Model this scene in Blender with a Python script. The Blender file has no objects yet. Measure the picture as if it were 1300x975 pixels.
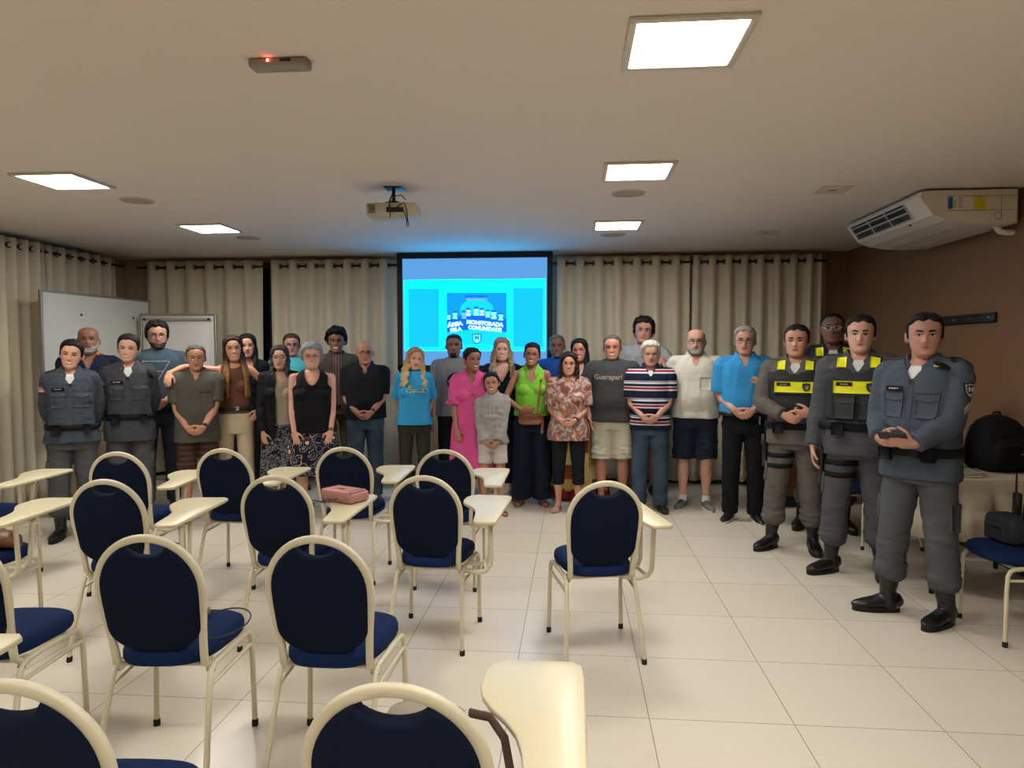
import bpy, bmesh, math, random
import numpy as np
from mathutils import Vector, Matrix, Euler, noise
from mathutils.bvhtree import BVHTree
PI = math.pi
R = math.radians
sc = bpy.context.scene
col = sc.collection
# ------------------------------------------------------------------ camera, light, exposure
cam = bpy.data.cameras.new('camera'); camo = bpy.data.objects.new('camera', cam); col.objects.link(camo)
cam.sensor_fit = 'HORIZONTAL'; cam.sensor_width = 36; cam.lens = 890 / 1300 * 36
cam.clip_start = 0.05
camo.location = (0, 0, 1.5625)
camo.rotation_euler = (PI/2 - math.atan(42.5/890), 0, math.atan(78/890))
sc.camera = camo
sc.view_settings.view_transform = 'Standard'
sc.view_settings.look = 'None'
sc.view_settings.gamma = 1
sc.view_settings.use_curve_mapping = False
sc.view_settings.exposure = 0.0
PANEL_POWER = 67.0
SCREEN_GAIN = 3.2
w = bpy.data.worlds.new('world'); sc.world = w; w.use_nodes = True
w.node_tree.nodes['Background'].inputs[0].default_value = (0.9, 0.85, 0.78, 1)
w.node_tree.nodes['Background'].inputs[1].default_value = 0.06
CZ = 2.70      # ceiling
YB = 8.42      # back wall
XL = -5.62     # left wall
XR = 3.12      # right wall
YF = -2.6      # wall behind the camera

# ------------------------------------------------------------------ materials
MATS = {}
def mat(name, c=(.5,.5,.5), rough=.6, metal=0., emit=None, es=0., spec=.5, bump=0., bscale=60., sheen=0., coat=0.):
    if name in MATS: return MATS[name]
    m = bpy.data.materials.new(name); m.use_nodes = True
    b = m.node_tree.nodes['Principled BSDF']
    b.inputs['Base Color'].default_value = (*c, 1); b.inputs['Roughness'].default_value = rough
    b.inputs['Metallic'].default_value = metal; b.inputs['Specular IOR Level'].default_value = spec
    if sheen: b.inputs['Sheen Weight'].default_value = sheen
    if coat: b.inputs['Coat Weight'].default_value = coat
    if emit: b.inputs['Emission Color'].default_value = (*emit, 1); b.inputs['Emission Strength'].default_value = es
    if bump:
        nt = m.node_tree; tc = nt.nodes.new('ShaderNodeTexCoord'); n = nt.nodes.new('ShaderNodeTexNoise')
        n.inputs['Scale'].default_value = bscale; n.inputs['Detail'].default_value = 3
        bp = nt.nodes.new('ShaderNodeBump'); bp.inputs['Strength'].default_value = bump; bp.inputs['Distance'].default_value = .01
        nt.links.new(tc.outputs['Object'], n.inputs['Vector']); nt.links.new(n.outputs['Fac'], bp.inputs['Height'])
        nt.links.new(bp.outputs['Normal'], b.inputs['Normal'])
    MATS[name] = m
    return m
def srgb(r, g, b):
    f = lambda v: ((v/255+.055)/1.055)**2.4 if v/255 > .04045 else v/255/12.92
    return (f(r), f(g), f(b))
def S3(h): return srgb(int(h[0:2],16), int(h[2:4],16), int(h[4:6],16))
def nodes(name, rough=.8):
    m = bpy.data.materials.new(name); m.use_nodes = True; nt = m.node_tree
    b = nt.nodes['Principled BSDF']; b.inputs['Roughness'].default_value = rough
    tc = nt.nodes.new('ShaderNodeTexCoord')
    return m, nt, b, tc
def ramp(nt, stops, interp='LINEAR'):
    r = nt.nodes.new('ShaderNodeValToRGB'); e = r.color_ramp.elements; r.color_ramp.interpolation = interp
    while len(e) < len(stops): e.new(.5)
    for q, (p, c) in zip(e, stops): q.position = p; q.color = (*c, 1)
    return r
def fabric(name, hexc, rough=.85, bump=.12):
    return mat(name, S3(hexc), rough, bump=bump, bscale=220, spec=.25)

# ------------------------------------------------------------------ mesh helpers
class G:
    def __init__(s): s.v = []; s.f = []; s.m = []; s.n = 0
    def add(s, v, f, mi=0):
        s.v.append(np.asarray(v, float)); s.f += [tuple(i + s.n for i in q) for q in f]; s.m += [mi]*len(f); s.n += len(v)
    def mesh(s, name='m'):
        me = bpy.data.meshes.new(name)
        me.from_pydata(np.concatenate(s.v).tolist() if s.v else [], [], s.f)
        me.polygons.foreach_set('material_index', s.m)
        me.update(); return me
def link(name, me, mats, parent=None, smooth=True, loc=None):
    if smooth: me.polygons.foreach_set('use_smooth', [True]*len(me.polygons))
    o = bpy.data.objects.new(name, me); col.objects.link(o)
    for m in (mats if isinstance(mats, (list, tuple)) else [mats]): me.materials.append(m)
    if parent: o.parent = parent
    if loc: o.location = loc
    return o
def norm(a): a = np.asarray(a, float); return a / (np.linalg.norm(a) + 1e-12)
def loft(g, rings, mi=0, caps=True, closed=False):
    n = len(rings[0]); k = len(rings); v = np.concatenate(rings)
    f = []
    for i in range(k if closed else k-1):
        j = (i+1) % k
        for a in range(n):
            b = (a+1) % n
            f.append((i*n+a, i*n+b, j*n+b, j*n+a))
    if caps and not closed:
        c0 = len(v); v = np.vstack([v, rings[0].mean(0), rings[-1].mean(0)])
        for a in range(n):
            b = (a+1) % n
            f.append((b, a, c0)); f.append(((k-1)*n+a, (k-1)*n+b, c0+1))
    g.add(v, f, mi)
def tube(g, pts, rad, n=12, side=None, mi=0, round_caps=True, closed=False, sq=1.0):
    pts = [np.asarray(p, float) for p in pts]; k = len(pts)
    if not isinstance(rad, (list, tuple)): rad = [rad]*k
    rad = [(r, r) if not isinstance(r, (tuple, list)) else r for r in rad]
    tang = []
    for i in range(k):
        if closed: t = pts[(i+1) % k] - pts[i-1]
        else: t = pts[min(i+1, k-1)] - pts[max(i-1, 0)]
        tang.append(norm(t))
    if side is None:
        side = np.cross(tang[0], (0,0,1)) if abs(tang[0][2]) < .9 else np.cross(tang[0], (0,1,0))
    s = norm(np.asarray(side, float) - tang[0]*np.dot(side, tang[0]))
    rings = []; an = np.linspace(0, 2*PI, n, endpoint=False)
    fr = []
    for i in range(k):
        s = norm(s - tang[i]*np.dot(s, tang[i])); u = np.cross(tang[i], s); fr.append((s.copy(), u))
    ca, sa = np.sign(np.cos(an))*np.abs(np.cos(an))**sq, np.sign(np.sin(an))*np.abs(np.sin(an))**sq
    def ring(c, a, b, f): return c + np.outer(ca*a, f[0]) + np.outer(sa*b, f[1])
    if round_caps and not closed:
        a, b = rad[0]; r = min(a, b)
        for q in (.98, .85, .5): rings.append(ring(pts[0]-tang[0]*r*q, a*math.sqrt(max(0,1-q*q)), b*math.sqrt(max(0,1-q*q)), fr[0]))
    for i in range(k): rings.append(ring(pts[i], rad[i][0], rad[i][1], fr[i]))
    if round_caps and not closed:
        a, b = rad[-1]; r = min(a, b)
        for q in (.5, .85, .98): rings.append(ring(pts[-1]+tang[-1]*r*q, a*math.sqrt(1-q*q), b*math.sqrt(1-q*q), fr[-1]))
    loft(g, rings, mi, True, closed)
def ell(g, c, r, rot=None, nu=16, nv=10, mi=0):
    rings = []
    an = np.linspace(0, 2*PI, nu, endpoint=False)
    for j in range(1, nv):
        t = PI*j/nv
        p = np.stack([np.cos(an)*math.sin(t)*r[0], np.sin(an)*math.sin(t)*r[1], np.full(nu, -math.cos(t)*r[2])], 1)
        if rot is not None: p = p @ np.asarray(rot).T
        rings.append(p + np.asarray(c))
    loft(g, rings, mi)
def box(g, c, s, rot=None, mi=0):
    v = np.array([[x,y,z] for x in (-.5,.5) for y in (-.5,.5) for z in (-.5,.5)])*np.asarray(s)
    if rot is not None: v = v @ np.asarray(rot).T
    g.add(v+np.asarray(c), [(0,1,3,2),(4,6,7,5),(0,4,5,1),(2,3,7,6),(0,2,6,4),(1,5,7,3)], mi)
def rbox(g, c, s, r=.01, rot=None, mi=0, seg=2):
    bm = bmesh.new(); bmesh.ops.create_cube(bm, size=1)
    bmesh.ops.scale(bm, vec=s, verts=bm.verts)
    bmesh.ops.bevel(bm, geom=bm.edges[:], offset=min(r, min(s)*.49), segments=seg, affect='EDGES', profile=.5)
    v = np.array([q.co[:] for q in bm.verts]); f = [tuple(q.index for q in p.verts) for p in bm.faces]; bm.free()
    if rot is not None: v = v @ np.asarray(rot).T
    g.add(v+np.asarray(c), f, mi)
def prism(g, pts2, z0, z1, mi=0, bev=0.0):
    # pts2 counter-clockwise outline in XY
    p = np.asarray(pts2, float); n = len(p)
    rings = []
    def inset(d):
        out = []
        for i in range(n):
            a, b, c = p[i-1], p[i], p[(i+1) % n]
            n1 = norm([(b-a)[1], -(b-a)[0]]); n2 = norm([(c-b)[1], -(c-b)[0]])
            out.append(b - norm(n1+n2)*d)
        return np.array(out)
    if bev:
        lv = [(z0, bev), (z0+bev*.3, bev*.3), (z0+bev, 0), (z1-bev, 0), (z1-bev*.3, bev*.3), (z1, bev)]
    else: lv = [(z0, 0), (z1, 0)]
    for z, d in lv:
        q = inset(d) if d else p
        rings.append(np.column_stack([q, np.full(n, z)]))
    v = np.concatenate(rings); f = []
    for i in range(len(rings)-1):
        for a in range(n):
            b = (a+1) % n; f.append((i*n+a, i*n+b, (i+1)*n+b, (i+1)*n+a))
    f.append(tuple(reversed(range(n)))); f.append(tuple((len(rings)-1)*n+a for a in range(n)))
    g.add(v, f, mi)
def rmat(axis, deg): return np.array(Matrix.Rotation(R(deg), 3, axis))
def remesh(g, vox, smooth=2):
    me = g.mesh('tmp'); o = bpy.data.objects.new('tmp', me); col.objects.link(o)
    m = o.modifiers.new('r', 'REMESH'); m.mode = 'VOXEL'; m.voxel_size = vox; m.adaptivity = 0
    if smooth:
        s = o.modifiers.new('s', 'SMOOTH'); s.iterations = smooth; s.factor = .5
    dg = bpy.context.evaluated_depsgraph_get()
    out = bpy.data.meshes.new_from_object(o.evaluated_get(dg))
    bpy.data.objects.remove(o); bpy.data.meshes.remove(me)
    return out
def co_of(me):
    a = np.empty(len(me.vertices)*3); me.vertices.foreach_get('co', a); return a.reshape(-1,3)
def set_co(me, a): me.vertices.foreach_set('co', a.ravel()); me.update()
def no_of(me):
    a = np.empty(len(me.vertices)*3); me.vertices.foreach_get('normal', a); return a.reshape(-1,3)
def fnoise(p, scale, seed, oct=5):
    rs = np.random.RandomState(seed); o = np.zeros(len(p))
    for i in range(oct*3):
        k = rs.normal(size=3)*np.asarray(scale)*(1+ (i//3)*.45); o += np.sin(p@k + rs.uniform(0, 6.3))/(1+(i//3)*.5)
    return o/ (oct*.8)
def del_faces(me, fn):
    bm = bmesh.new(); bm.from_mesh(me)
    c = [f for f in bm.faces if fn(*f.calc_center_median())]
    bmesh.ops.delete(bm, geom=c, context='FACES')
    for _ in range(8):      # even out the cut edge
        new = {}
        for v in bm.verts:
            nb = [e.other_vert(v).co for e in v.link_edges if len(e.link_faces) == 1]
            if len(nb) == 2: new[v] = v.co*.5+(nb[0]+nb[1])*.25
        for v, q in new.items(): v.co = q
    bm.to_mesh(me); bm.free()
def append_mesh(me, g, off):
    # join the islands of g (material indices shifted by off) into me
    bm = bmesh.new(); bm.from_mesh(me)
    v = [bm.verts.new(p) for p in np.concatenate(g.v)]
    for f, m in zip(g.f, g.m):
        try:
            q = bm.faces.new([v[i] for i in f]); q.material_index = m+off
        except ValueError: pass
    bm.to_mesh(me); bm.free()
def bvh_of(*mes):
    v = []; f = []; n = 0
    for me in mes:
        a = co_of(me); v += [Vector(p) for p in a]; f += [tuple(i+n for i in p.vertices) for p in me.polygons]; n += len(a)
    return BVHTree.FromPolygons(v, f)
def decal(outline, bvh, origin, u, vv, d, thick=.003, lift=.001, cuts=3):
    """flat outline (2-D) laid on a garment: each vertex thrown along d, kept at a thickness above the cloth"""
    bm = bmesh.new(); vs = [bm.verts.new((x, y, 0)) for x, y in outline]
    bm.faces.new(vs); bmesh.ops.triangulate(bm, faces=bm.faces[:])
    for _ in range(cuts): bmesh.ops.subdivide_edges(bm, edges=bm.edges[:], cuts=1, use_grid_fill=True)
    bmesh.ops.triangulate(bm, faces=bm.faces[:])
    P = [v.co.copy() for v in bm.verts]; F = [tuple(v.index for v in f.verts) for f in bm.faces]
    bnd = [tuple(v.index for v in e.verts) for e in bm.edges if len(e.link_faces) == 1]; bm.free()
    return _throw(P, F, bnd, bvh, origin, u, vv, d, thick, lift)
def _throw(P, F, bnd, bvh, origin, u, vv, d, thick, lift):
    o = Vector(origin); u = Vector(u).normalized(); vv = Vector(vv).normalized(); d = Vector(d).normalized()
    top = []; last = .3
    hits = []
    for p in P:
        s = o + u*p.x + vv*p.y - d*.35
        h = bvh.ray_cast(s, d, .8); hits.append((s, h[3] if h[0] is not None else None))
    good = [t for _, t in hits if t is not None]; med = float(np.median(good)) if good else .35
    base = []
    for s, t in hits:
        if t is None or abs(t-med) > .09: t = med
        top.append(s + d*(t - lift - thick)); base.append(s + d*(t + .004))
    g = G(); n = len(P)
    # outer facing -d
    nn = (Vector(top[F[0][1]])-Vector(top[F[0][0]])).cross(Vector(top[F[0][2]])-Vector(top[F[0][0]]))
    flip = nn.dot(d) > 0
    FF = [tuple(reversed(f)) for f in F] if flip else F
    faces = list(FF) + [tuple(reversed([i+n for i in f])) for f in FF] + [(a, b, b+n, a+n) for a, b in bnd]
    g.add([list(p) for p in top+base], faces); return g
def rect(w, h, r=0.0):
    return [(-w/2,-h/2),(w/2,-h/2),(w/2,h/2),(-w/2,h/2)]
def disc(r, n=20, ry=None): return [(math.cos(2*PI*i/n)*r, math.sin(2*PI*i/n)*(ry or r)) for i in range(n)]
def shield(w, h): return [(-w/2,h*.45),(-w/2,-h*.1),(-w*.3,-h*.38),(0,-h*.5),(w*.3,-h*.38),(w/2,-h*.1),(w/2,h*.45),(w*.25,h*.4),(0,h*.5),(-w*.25,h*.4)]
def text_mesh(body, size, extrude=0.0, bold=0.0, sx=1.0, shear=0.):
    cu = bpy.data.curves.new('t', 'FONT'); cu.body = body; cu.size = size; cu.align_x = 'CENTER'; cu.align_y = 'CENTER'
    cu.extrude = extrude; cu.offset = bold; cu.resolution_u = 3; cu.shear = shear
    o = bpy.data.objects.new('t', cu); col.objects.link(o)
    dg = bpy.context.evaluated_depsgraph_get(); me = bpy.data.meshes.new_from_object(o.evaluated_get(dg))
    bpy.data.objects.remove(o); bpy.data.curves.remove(cu)
    if sx != 1:
        a = co_of(me); a[:,0] *= sx; set_co(me, a)
    return me
def text_decal(body, size, bvh, origin, u, vv, d, bold=0.0, sx=1.0, lift=.0015):
    me = text_mesh(body, size, 0, bold, sx)
    P = [v.co.copy() for v in me.vertices]; F = [tuple(p.vertices) for p in me.polygons]
    from collections import Counter
    cnt = Counter(); 
    for f in F:
        for i in range(len(f)): cnt[tuple(sorted((f[i], f[(i+1) % len(f)])))] += 1
    bnd = [e for e, c in cnt.items() if c == 1]
    bpy.data.meshes.remove(me)
    return _throw(P, F, bnd, bvh, origin, u, vv, d, .002, lift)
def tag(o, label=None, cat=None, group=None, kind=None):
    if label: o['label'] = label
    if cat: o['category'] = cat
    if group: o['group'] = group
    if kind: o['kind'] = kind
    return o
def empty(name, loc=(0,0,0), rz=0):
    o = bpy.data.objects.new(name, None); col.objects.link(o); o.location = loc; o.rotation_euler = (0,0,rz)
    o.empty_display_size = .05
    return o
def copy_tree(o, parent=None):
    c = o.copy(); col.objects.link(c)
    if parent: c.parent = parent
    for ch in o.children: copy_tree(ch, c)
    return c
def struct(o): o['kind'] = 'structure'; return o

# ================================================================== THE ROOM
def floor_mat():
    m, nt, b, tc = nodes('porcelain tile', .22)
    mp = nt.nodes.new('ShaderNodeMapping'); mp.inputs['Location'].default_value = (-.327, -2.95, 0)
    nt.links.new(tc.outputs['Object'], mp.inputs['Vector'])
    br = nt.nodes.new('ShaderNodeTexBrick'); br.offset = 0; br.squash = 1
    br.inputs['Scale'].default_value = 1; br.inputs['Brick Width'].default_value = .6; br.inputs['Row Height'].default_value = .6
    br.inputs['Mortar Size'].default_value = .0022; br.inputs['Mortar Smooth'].default_value = .1; br.inputs['Bias'].default_value = 0
    br.inputs['Color1'].default_value = (*S3('D3CABA'), 1); br.inputs['Color2'].default_value = (*S3('CEC5B4'), 1); br.inputs['Mortar'].default_value = (*S3('8F8673'), 1)
    nt.links.new(mp.outputs[0], br.inputs['Vector'])
    n = nt.nodes.new('ShaderNodeTexNoise'); n.inputs['Scale'].default_value = 1.7; n.inputs['Detail'].default_value = 2
    nt.links.new(mp.outputs[0], n.inputs['Vector'])
    r = ramp(nt, [(.2, (.97,.97,.965)), (.8, (1.0,1.0,1.0))]); nt.links.new(n.outputs['Fac'], r.inputs[0])
    mx = nt.nodes.new('ShaderNodeMix'); mx.data_type = 'RGBA'; mx.blend_type = 'MULTIPLY'; mx.inputs[0].default_value = .8
    nt.links.new(br.outputs['Color'], mx.inputs[6]); nt.links.new(r.outputs[0], mx.inputs[7]); nt.links.new(mx.outputs[2], b.inputs['Base Color'])
    rr = nt.nodes.new('ShaderNodeMapRange'); rr.inputs[3].default_value = .27; rr.inputs[4].default_value = .275
    nt.links.new(n.outputs['Fac'], rr.inputs[0]); nt.links.new(rr.outputs[0], b.inputs['Roughness'])
    b.inputs['Specular IOR Level'].default_value = .45
    return m
M_wall = mat('beige wall paint', S3('A8957A'), .85, bump=.05, bscale=90)
M_brown = mat('brown wall paint', S3('77573A'), .8, bump=.06, bscale=70)
M_ceil = mat('ceiling paint', S3('DDD3C8'), .9, bump=.02, bscale=40)
M_cream = mat('cream enamel', S3('CDC4A8'), .4, spec=.4)
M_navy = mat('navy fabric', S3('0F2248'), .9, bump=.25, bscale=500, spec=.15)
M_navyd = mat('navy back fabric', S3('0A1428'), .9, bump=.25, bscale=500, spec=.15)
M_tablet = mat('cream laminate', S3('CBC09E'), .36, spec=.5)
M_black = mat('black plastic', S3('121214'), .45)
M_dark = mat('dark metal', S3('1C2024'), .4, metal=.5)
M_chrome = mat('chrome', (.7,.7,.7), .2, metal=1)
M_white = mat('white plastic', S3('D9D5CB'), .4)
M_rubber = mat('rubber', S3('0C0C0C'), .8)

def slab(name, x0, x1, y0, y1, z0, z1, m):
    g = G(); box(g, ((x0+x1)/2, (y0+y1)/2, (z0+z1)/2), (x1-x0, y1-y0, z1-z0))
    return struct(link(name, g.mesh(), m, smooth=False))
slab('floor', XL-.1, XR+.1, YF-.1, YB+.1, -.1, 0, floor_mat())
slab('ceiling', XL-.1, XR+.1, YF-.1, YB+.1, CZ, CZ+.1, M_ceil)
slab('wall_left', XL-.1, XL, YF-.1, YB+.1, 0, CZ, M_wall)
slab('wall_right', XR, XR+.1, YF-.1, YB+.1, 0, CZ, M_brown)
slab('wall_front', XL, XR, YF-.1, YF, 0, CZ, M_wall)
slab('wall_back', XL, 2.90, YB, YB+.1, 0, CZ, M_wall)
slab('trim_2', 2.90, XR, YB-.02, YB+.1, 0, CZ, M_brown)
M_base = mat('dark baseboard', S3('3A2E24'), .5)
slab('baseboard_back', XL, XR, YB-.035, YB-.02, 0, .09, M_base)
slab('baseboard_right', XR-.015, XR, YF, YB, 0, .09, M_base)
slab('baseboard_left', XL, XL+.015, YF, YB, 0, .09, M_base)
# night window seen through the gap of the curtains
g = G(); box(g, (-3.7, YB-.02, 1.45), (1.5, .02, 2.3)); wn = struct(link('window_1', g.mesh(), mat('night glass', S3('0A0F1A'), .08), smooth=False))
g = G()
for x in (-4.47, -3.70, -2.93): box(g, (x, YB-.035, 1.45), (.05, .03, 2.36))
for z in (.29, 2.61): box(g, (-3.7, YB-.035, z), (1.59, .03, .05))
link('window_frame', g.mesh(), M_dark, wn, smooth=False)

# ------------------------------------------------------------------ curtains
def curtain_mat():
    m, nt, b, tc = nodes('curtain cloth', .9)
    b.inputs['Base Color'].default_value = (*S3('C8BFA8'), 1); b.inputs['Specular IOR Level'].default_value = .15
    b.inputs['Sheen Weight'].default_value = .2
    n = nt.nodes.new('ShaderNodeTexNoise'); n.inputs['Scale'].default_value = 300
    mp = nt.nodes.new('ShaderNodeMapping'); mp.inputs['Scale'].default_value = (1,1,.15)
    nt.links.new(tc.outputs['Object'], mp.inputs[0]); nt.links.new(mp.outputs[0], n.inputs['Vector'])
    bp = nt.nodes.new('ShaderNodeBump'); bp.inputs['Strength'].default_value = .15; bp.inputs['Distance'].default_value = .004
    nt.links.new(n.outputs['Fac'], bp.inputs['Height']); nt.links.new(bp.outputs[0], b.inputs['Normal'])
    return m
M_curt = curtain_mat()
M_ring = mat('bronze grommet', S3('3C352A'), .35, metal=.8)
def curtain(p0, p1, nrm, label, period=.2, amp=.042, z0=.05, z1=2.655, seed=0, bunch=0.0, group='grommet curtains along the walls'):
    p0 = np.array(p0, float); p1 = np.array(p1, float); L = np.linalg.norm(p1-p0); d = (p1-p0)/L; nrm = norm(nrm)
    root = empty('curtain', ((p0+p1)/2).tolist()+[0]); c = (p0+p1)/2
    nf = max(2, round(L/period)); nu = nf*14; nv = 22
    rs = np.random.RandomState(seed)
    ph = rs.normal(0, .35, nf+2); am = rs.uniform(.8, 1.2, nf+2)
    u = np.linspace(0, 1, nu+1)
    wu = u + bunch*np.sin(2*PI*u)/(2*PI)
    k = wu*nf; ki = np.clip(k.astype(int), 0, nf)
    phs = np.interp(k, np.arange(nf+2), ph)
    ams = np.interp(k, np.arange(nf+2), am)
    def surf(off):
        out = []
        for j in range(nv+1):
            t = j/nv; z = z0 + (z1-z0)*t
            a = amp*(1 + .35*(1-t)**1.5)
            wob = .25*(1-t)*np.sin(2.3*k+seed)
            th = 2*PI*k + phs*(1-t)*1.4 + wob
            q = np.sin(th); q = np.sign(q)*np.abs(q)**.8
            o = a*ams*q + off
            s = (u-.5)*L + .012*(1-t)*np.sin(k*1.7+seed)
            out.append(np.column_stack([s*d[0]+o*nrm[0], s*d[1]+o*nrm[1], np.full(nu+1, z)]))
        return np.concatenate(out)
    A = surf(.002); B = surf(-.002); n = len(A); w_ = nu+1; f = []
    for j in range(nv):
        for i in range(nu):
            a = j*w_+i
            f.append((a, a+1, a+w_+1, a+w_)); f.append((a+n+w_, a+n+w_+1, a+n+1, a+n))
    for i in range(nu): f.append((i+n, i+n+1, i+1, i)); a = nv*w_+i; f.append((a, a+1, a+1+n, a+n))
    for j in range(nv):
        a = j*w_; f.append((a, a+w_, a+w_+n, a+n)); a += nu; f.append((a+n, a+n+w_, a+w_, a))
    g = G(); g.add(np.vstack([A, B]), f); link('cloth', g.mesh(), M_curt, root)
    # grommets where the cloth crosses the rod
    zz = z1-.075
    for i in range(nf*2):
        kk = i*.5 + .0
        uu = np.interp(kk, wu*nf, u)
        s = (uu-.5)*L
        ctr = np.array([s*d[0], s*d[1], zz])
        sgn = 1 if i % 2 == 0 else -1
        ax = norm(np.array([d[0], d[1], 0])*.62 - sgn*np.array([nrm[0], nrm[1], 0])*.78) # ring normal
        t1 = np.cross(ax, (0,0,1))
        pts = [ctr + .026*(math.cos(2*PI*q/14)*t1 + math.sin(2*PI*q/14)*np.array([0,0,1.])) for q in range(14)]
        g = G(); tube(g, pts, .0065, 6, closed=True, side=ax); link('grommet', g.mesh(), M_ring, root)
    tag(root, label, 'curtain'); return root
YC = 8.27
curtain((-5.24, YC), (-3.76, YC), (0,-1), 'beige curtain on the back wall behind the flip chart', seed=1, period=.24)
curtain((-3.66, YC), (-2.10, YC), (0,-1), 'beige curtain on the back wall just left of the projection screen', seed=2, period=.21)
curtain((-.20, YC), (1.33, YC), (0,-1), 'beige curtain on the back wall just right of the projection screen', seed=3, period=.21)
curtain((1.36, YC), (2.80, YC), (0,-1), 'beige curtain at the right end of the back wall next to the brown wall', seed=4, period=.19)
curtain((-5.42, 4.3), (-5.42, 6.80), (1,0), 'beige curtain on the left wall nearest the camera, tightly bunched', seed=5, period=.15, amp=.042)
curtain((-5.46, 6.86), (-5.46, 7.98), (1,0), 'beige curtain on the left wall above the big whiteboard', seed=6, period=.2, amp=.040)
for nm, a, b_, lb in (('curtain_rod', (-5.35,YC,2.58), (-2.05,YC,2.58), 'dark curtain rod left of the projection screen'), ('curtain_rod', (-.25,YC,2.58), (2.85,YC,2.58), 'dark curtain rod right of the projection screen'), ('curtain_rod', (-5.44,4.2,2.58), (-5.44,8.1,2.58), 'dark curtain rod on the left wall')):
    g = G(); tube(g, [a, b_], .013, 12); o = link(nm, g.mesh(), M_ring); tag(o, lb, 'curtain rod')
    # wall brackets
    g = G()
    for t in (.02, .5, .98):
        p = np.array(a)*(1-t)+np.array(b_)*t
        q = p + (np.array([0, .15, .0]) if a[1] == b_[1] else np.array([-.17, 0, 0]))
        tube(g, [p, q], .006, 8); rbox(g, q, (.04,.02,.05) if a[1] == b_[1] else (.02,.04,.05), .004)
    link('rod_bracket', g.mesh(), M_ring, o)

# ------------------------------------------------------------------ ceiling fittings
M_diff = mat('light diffuser', (1,1,1), .5, emit=(1.0,.965,.915), es=PANEL_POWER)
M_frame = mat('panel frame white', S3('C9C2B4'), .5)
def light_panel(x, y, label):
    r = empty('ceiling_light', (x, y, CZ))
    g = G(); h = .2
    for sx, sy, w_, l_ in ((0,1,.44,.03),(0,-1,.44,.03),(1,0,.03,.38),(-1,0,.03,.38)): rbox(g, (sx*.205, sy*.205, -.008), (w_, l_, .016), .004)
    link('frame', g.mesh(), M_frame, r)
    g = G(); box(g, (0,0,-.006), (.382,.382,.008)); link('diffuser', g.mesh(), M_diff, r, smooth=False)
    tag(r, label, 'ceiling light'); return r
light_panel(.405, 2.69, 'square ceiling light panel nearest the camera, top right')
light_panel(.40, 4.54, 'square ceiling light panel between the nearest one and the screen, right row')
light_panel(.39, 6.46, 'square ceiling light panel closest to the back wall, right row')
light_panel(-3.40, 4.47, 'larger looking of the two lit panels on the left of the ceiling')
light_panel(-3.36, 6.30, 'small looking lit panel on the left ceiling toward the flip chart')
for x, y, wh in ((.40, .75, 'above the camera, right row'), (-3.4, 2.55, 'over the left edge chairs'), (-3.4, .75, 'over the rear left corner'), (-1.5, -1.2, 'in the rear middle of the room'), (.4, -1.2, 'at the rear right of the room')):
    light_panel(x, y, 'square ceiling light panel outside the picture, '+wh)
M_grille = mat('speaker grille', S3('A69B86'), .8)
def speaker(x, y, label):
    r = empty('ceiling_speaker', (x, y, CZ))
    g = G(); an = np.linspace(0, 2*PI, 40, endpoint=False)
    loft(g, [np.column_stack([np.cos(an)*q, np.sin(an)*q, np.full(40, z)]) for q, z in ((.125,.0),(.125,-.006),(.118,-.009),(.112,-.006),(.112,0))], caps=False)
    link('rim', g.mesh(), M_frame, r)
    g = G(); loft(g, [np.column_stack([np.cos(an)*q, np.sin(an)*q, np.full(40, z)]) for q, z in ((.112,-.001),(.111,-.005),(.07,-.007),(.02,-.008))])
    link('grille', g.mesh(), M_grille, r); tag(r, label, 'ceiling speaker')
speaker(-3.30, 5.107, 'round flush ceiling speaker beside the near left light panel')
speaker(.392, 5.188, 'round flush ceiling speaker behind the middle right light panel')
speaker(.38, 7.003, 'round flush ceiling speaker behind the far right light panel')
speaker(-3.27, 6.878, 'round flush ceiling speaker behind the far left light panel')
def vent(x, y, s, label):
    r = empty('ceiling_vent', (x, y, CZ))
    g = G()
    for k, q in enumerate((s, s*.72, s*.44)):
        for sx, sy in ((0,1),(0,-1),(1,0),(-1,0)):
            rbox(g, (sx*q/2, sy*q/2, -.006+k*.0), (q if sy else .02, .02 if sy else q, .012), .003)
    link('louver', g.mesh(), M_frame, r)
    g = G(); box(g, (0,0,-.001), (s*.98, s*.98, .003)); link('backing', g.mesh(), mat('vent dark', S3('6E675B'), .8), r, smooth=False)
    tag(r, label, 'ceiling vent')
vent(1.82, 5.19, .2, 'small square ceiling vent nearer the air conditioner')
vent(1.84, 6.99, .2, 'small square ceiling vent farther back toward the curtains')
# emergency light / alarm
r = empty('emergency_light', (-1.152, 2.72, CZ), 0)
g = G(); rbox(g, (0,0,-.018), (.235,.075,.036), .012); link('housing', g.mesh(), mat('grey housing', S3('8F887E'), .5), r)
g = G(); rbox(g, (.035,-.0385,-.014), (.045,.004,.01), .002); link('switch', g.mesh(), M_black, r)
g = G(); ell(g, (-.035,-.039,-.012), (.004,.004,.004)); link('indicator', g.mesh(), mat('red led', (1,.1,.1), .5, emit=(1,.08,.05), es=60), r)
g = G(); ell(g, (-.045,-.038,-.010), (.003,.002,.003)); link('indicator_dark', g.mesh(), M_black, r)
tag(r, 'small grey emergency light box with a red lamp on the ceiling', 'emergency light')

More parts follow.
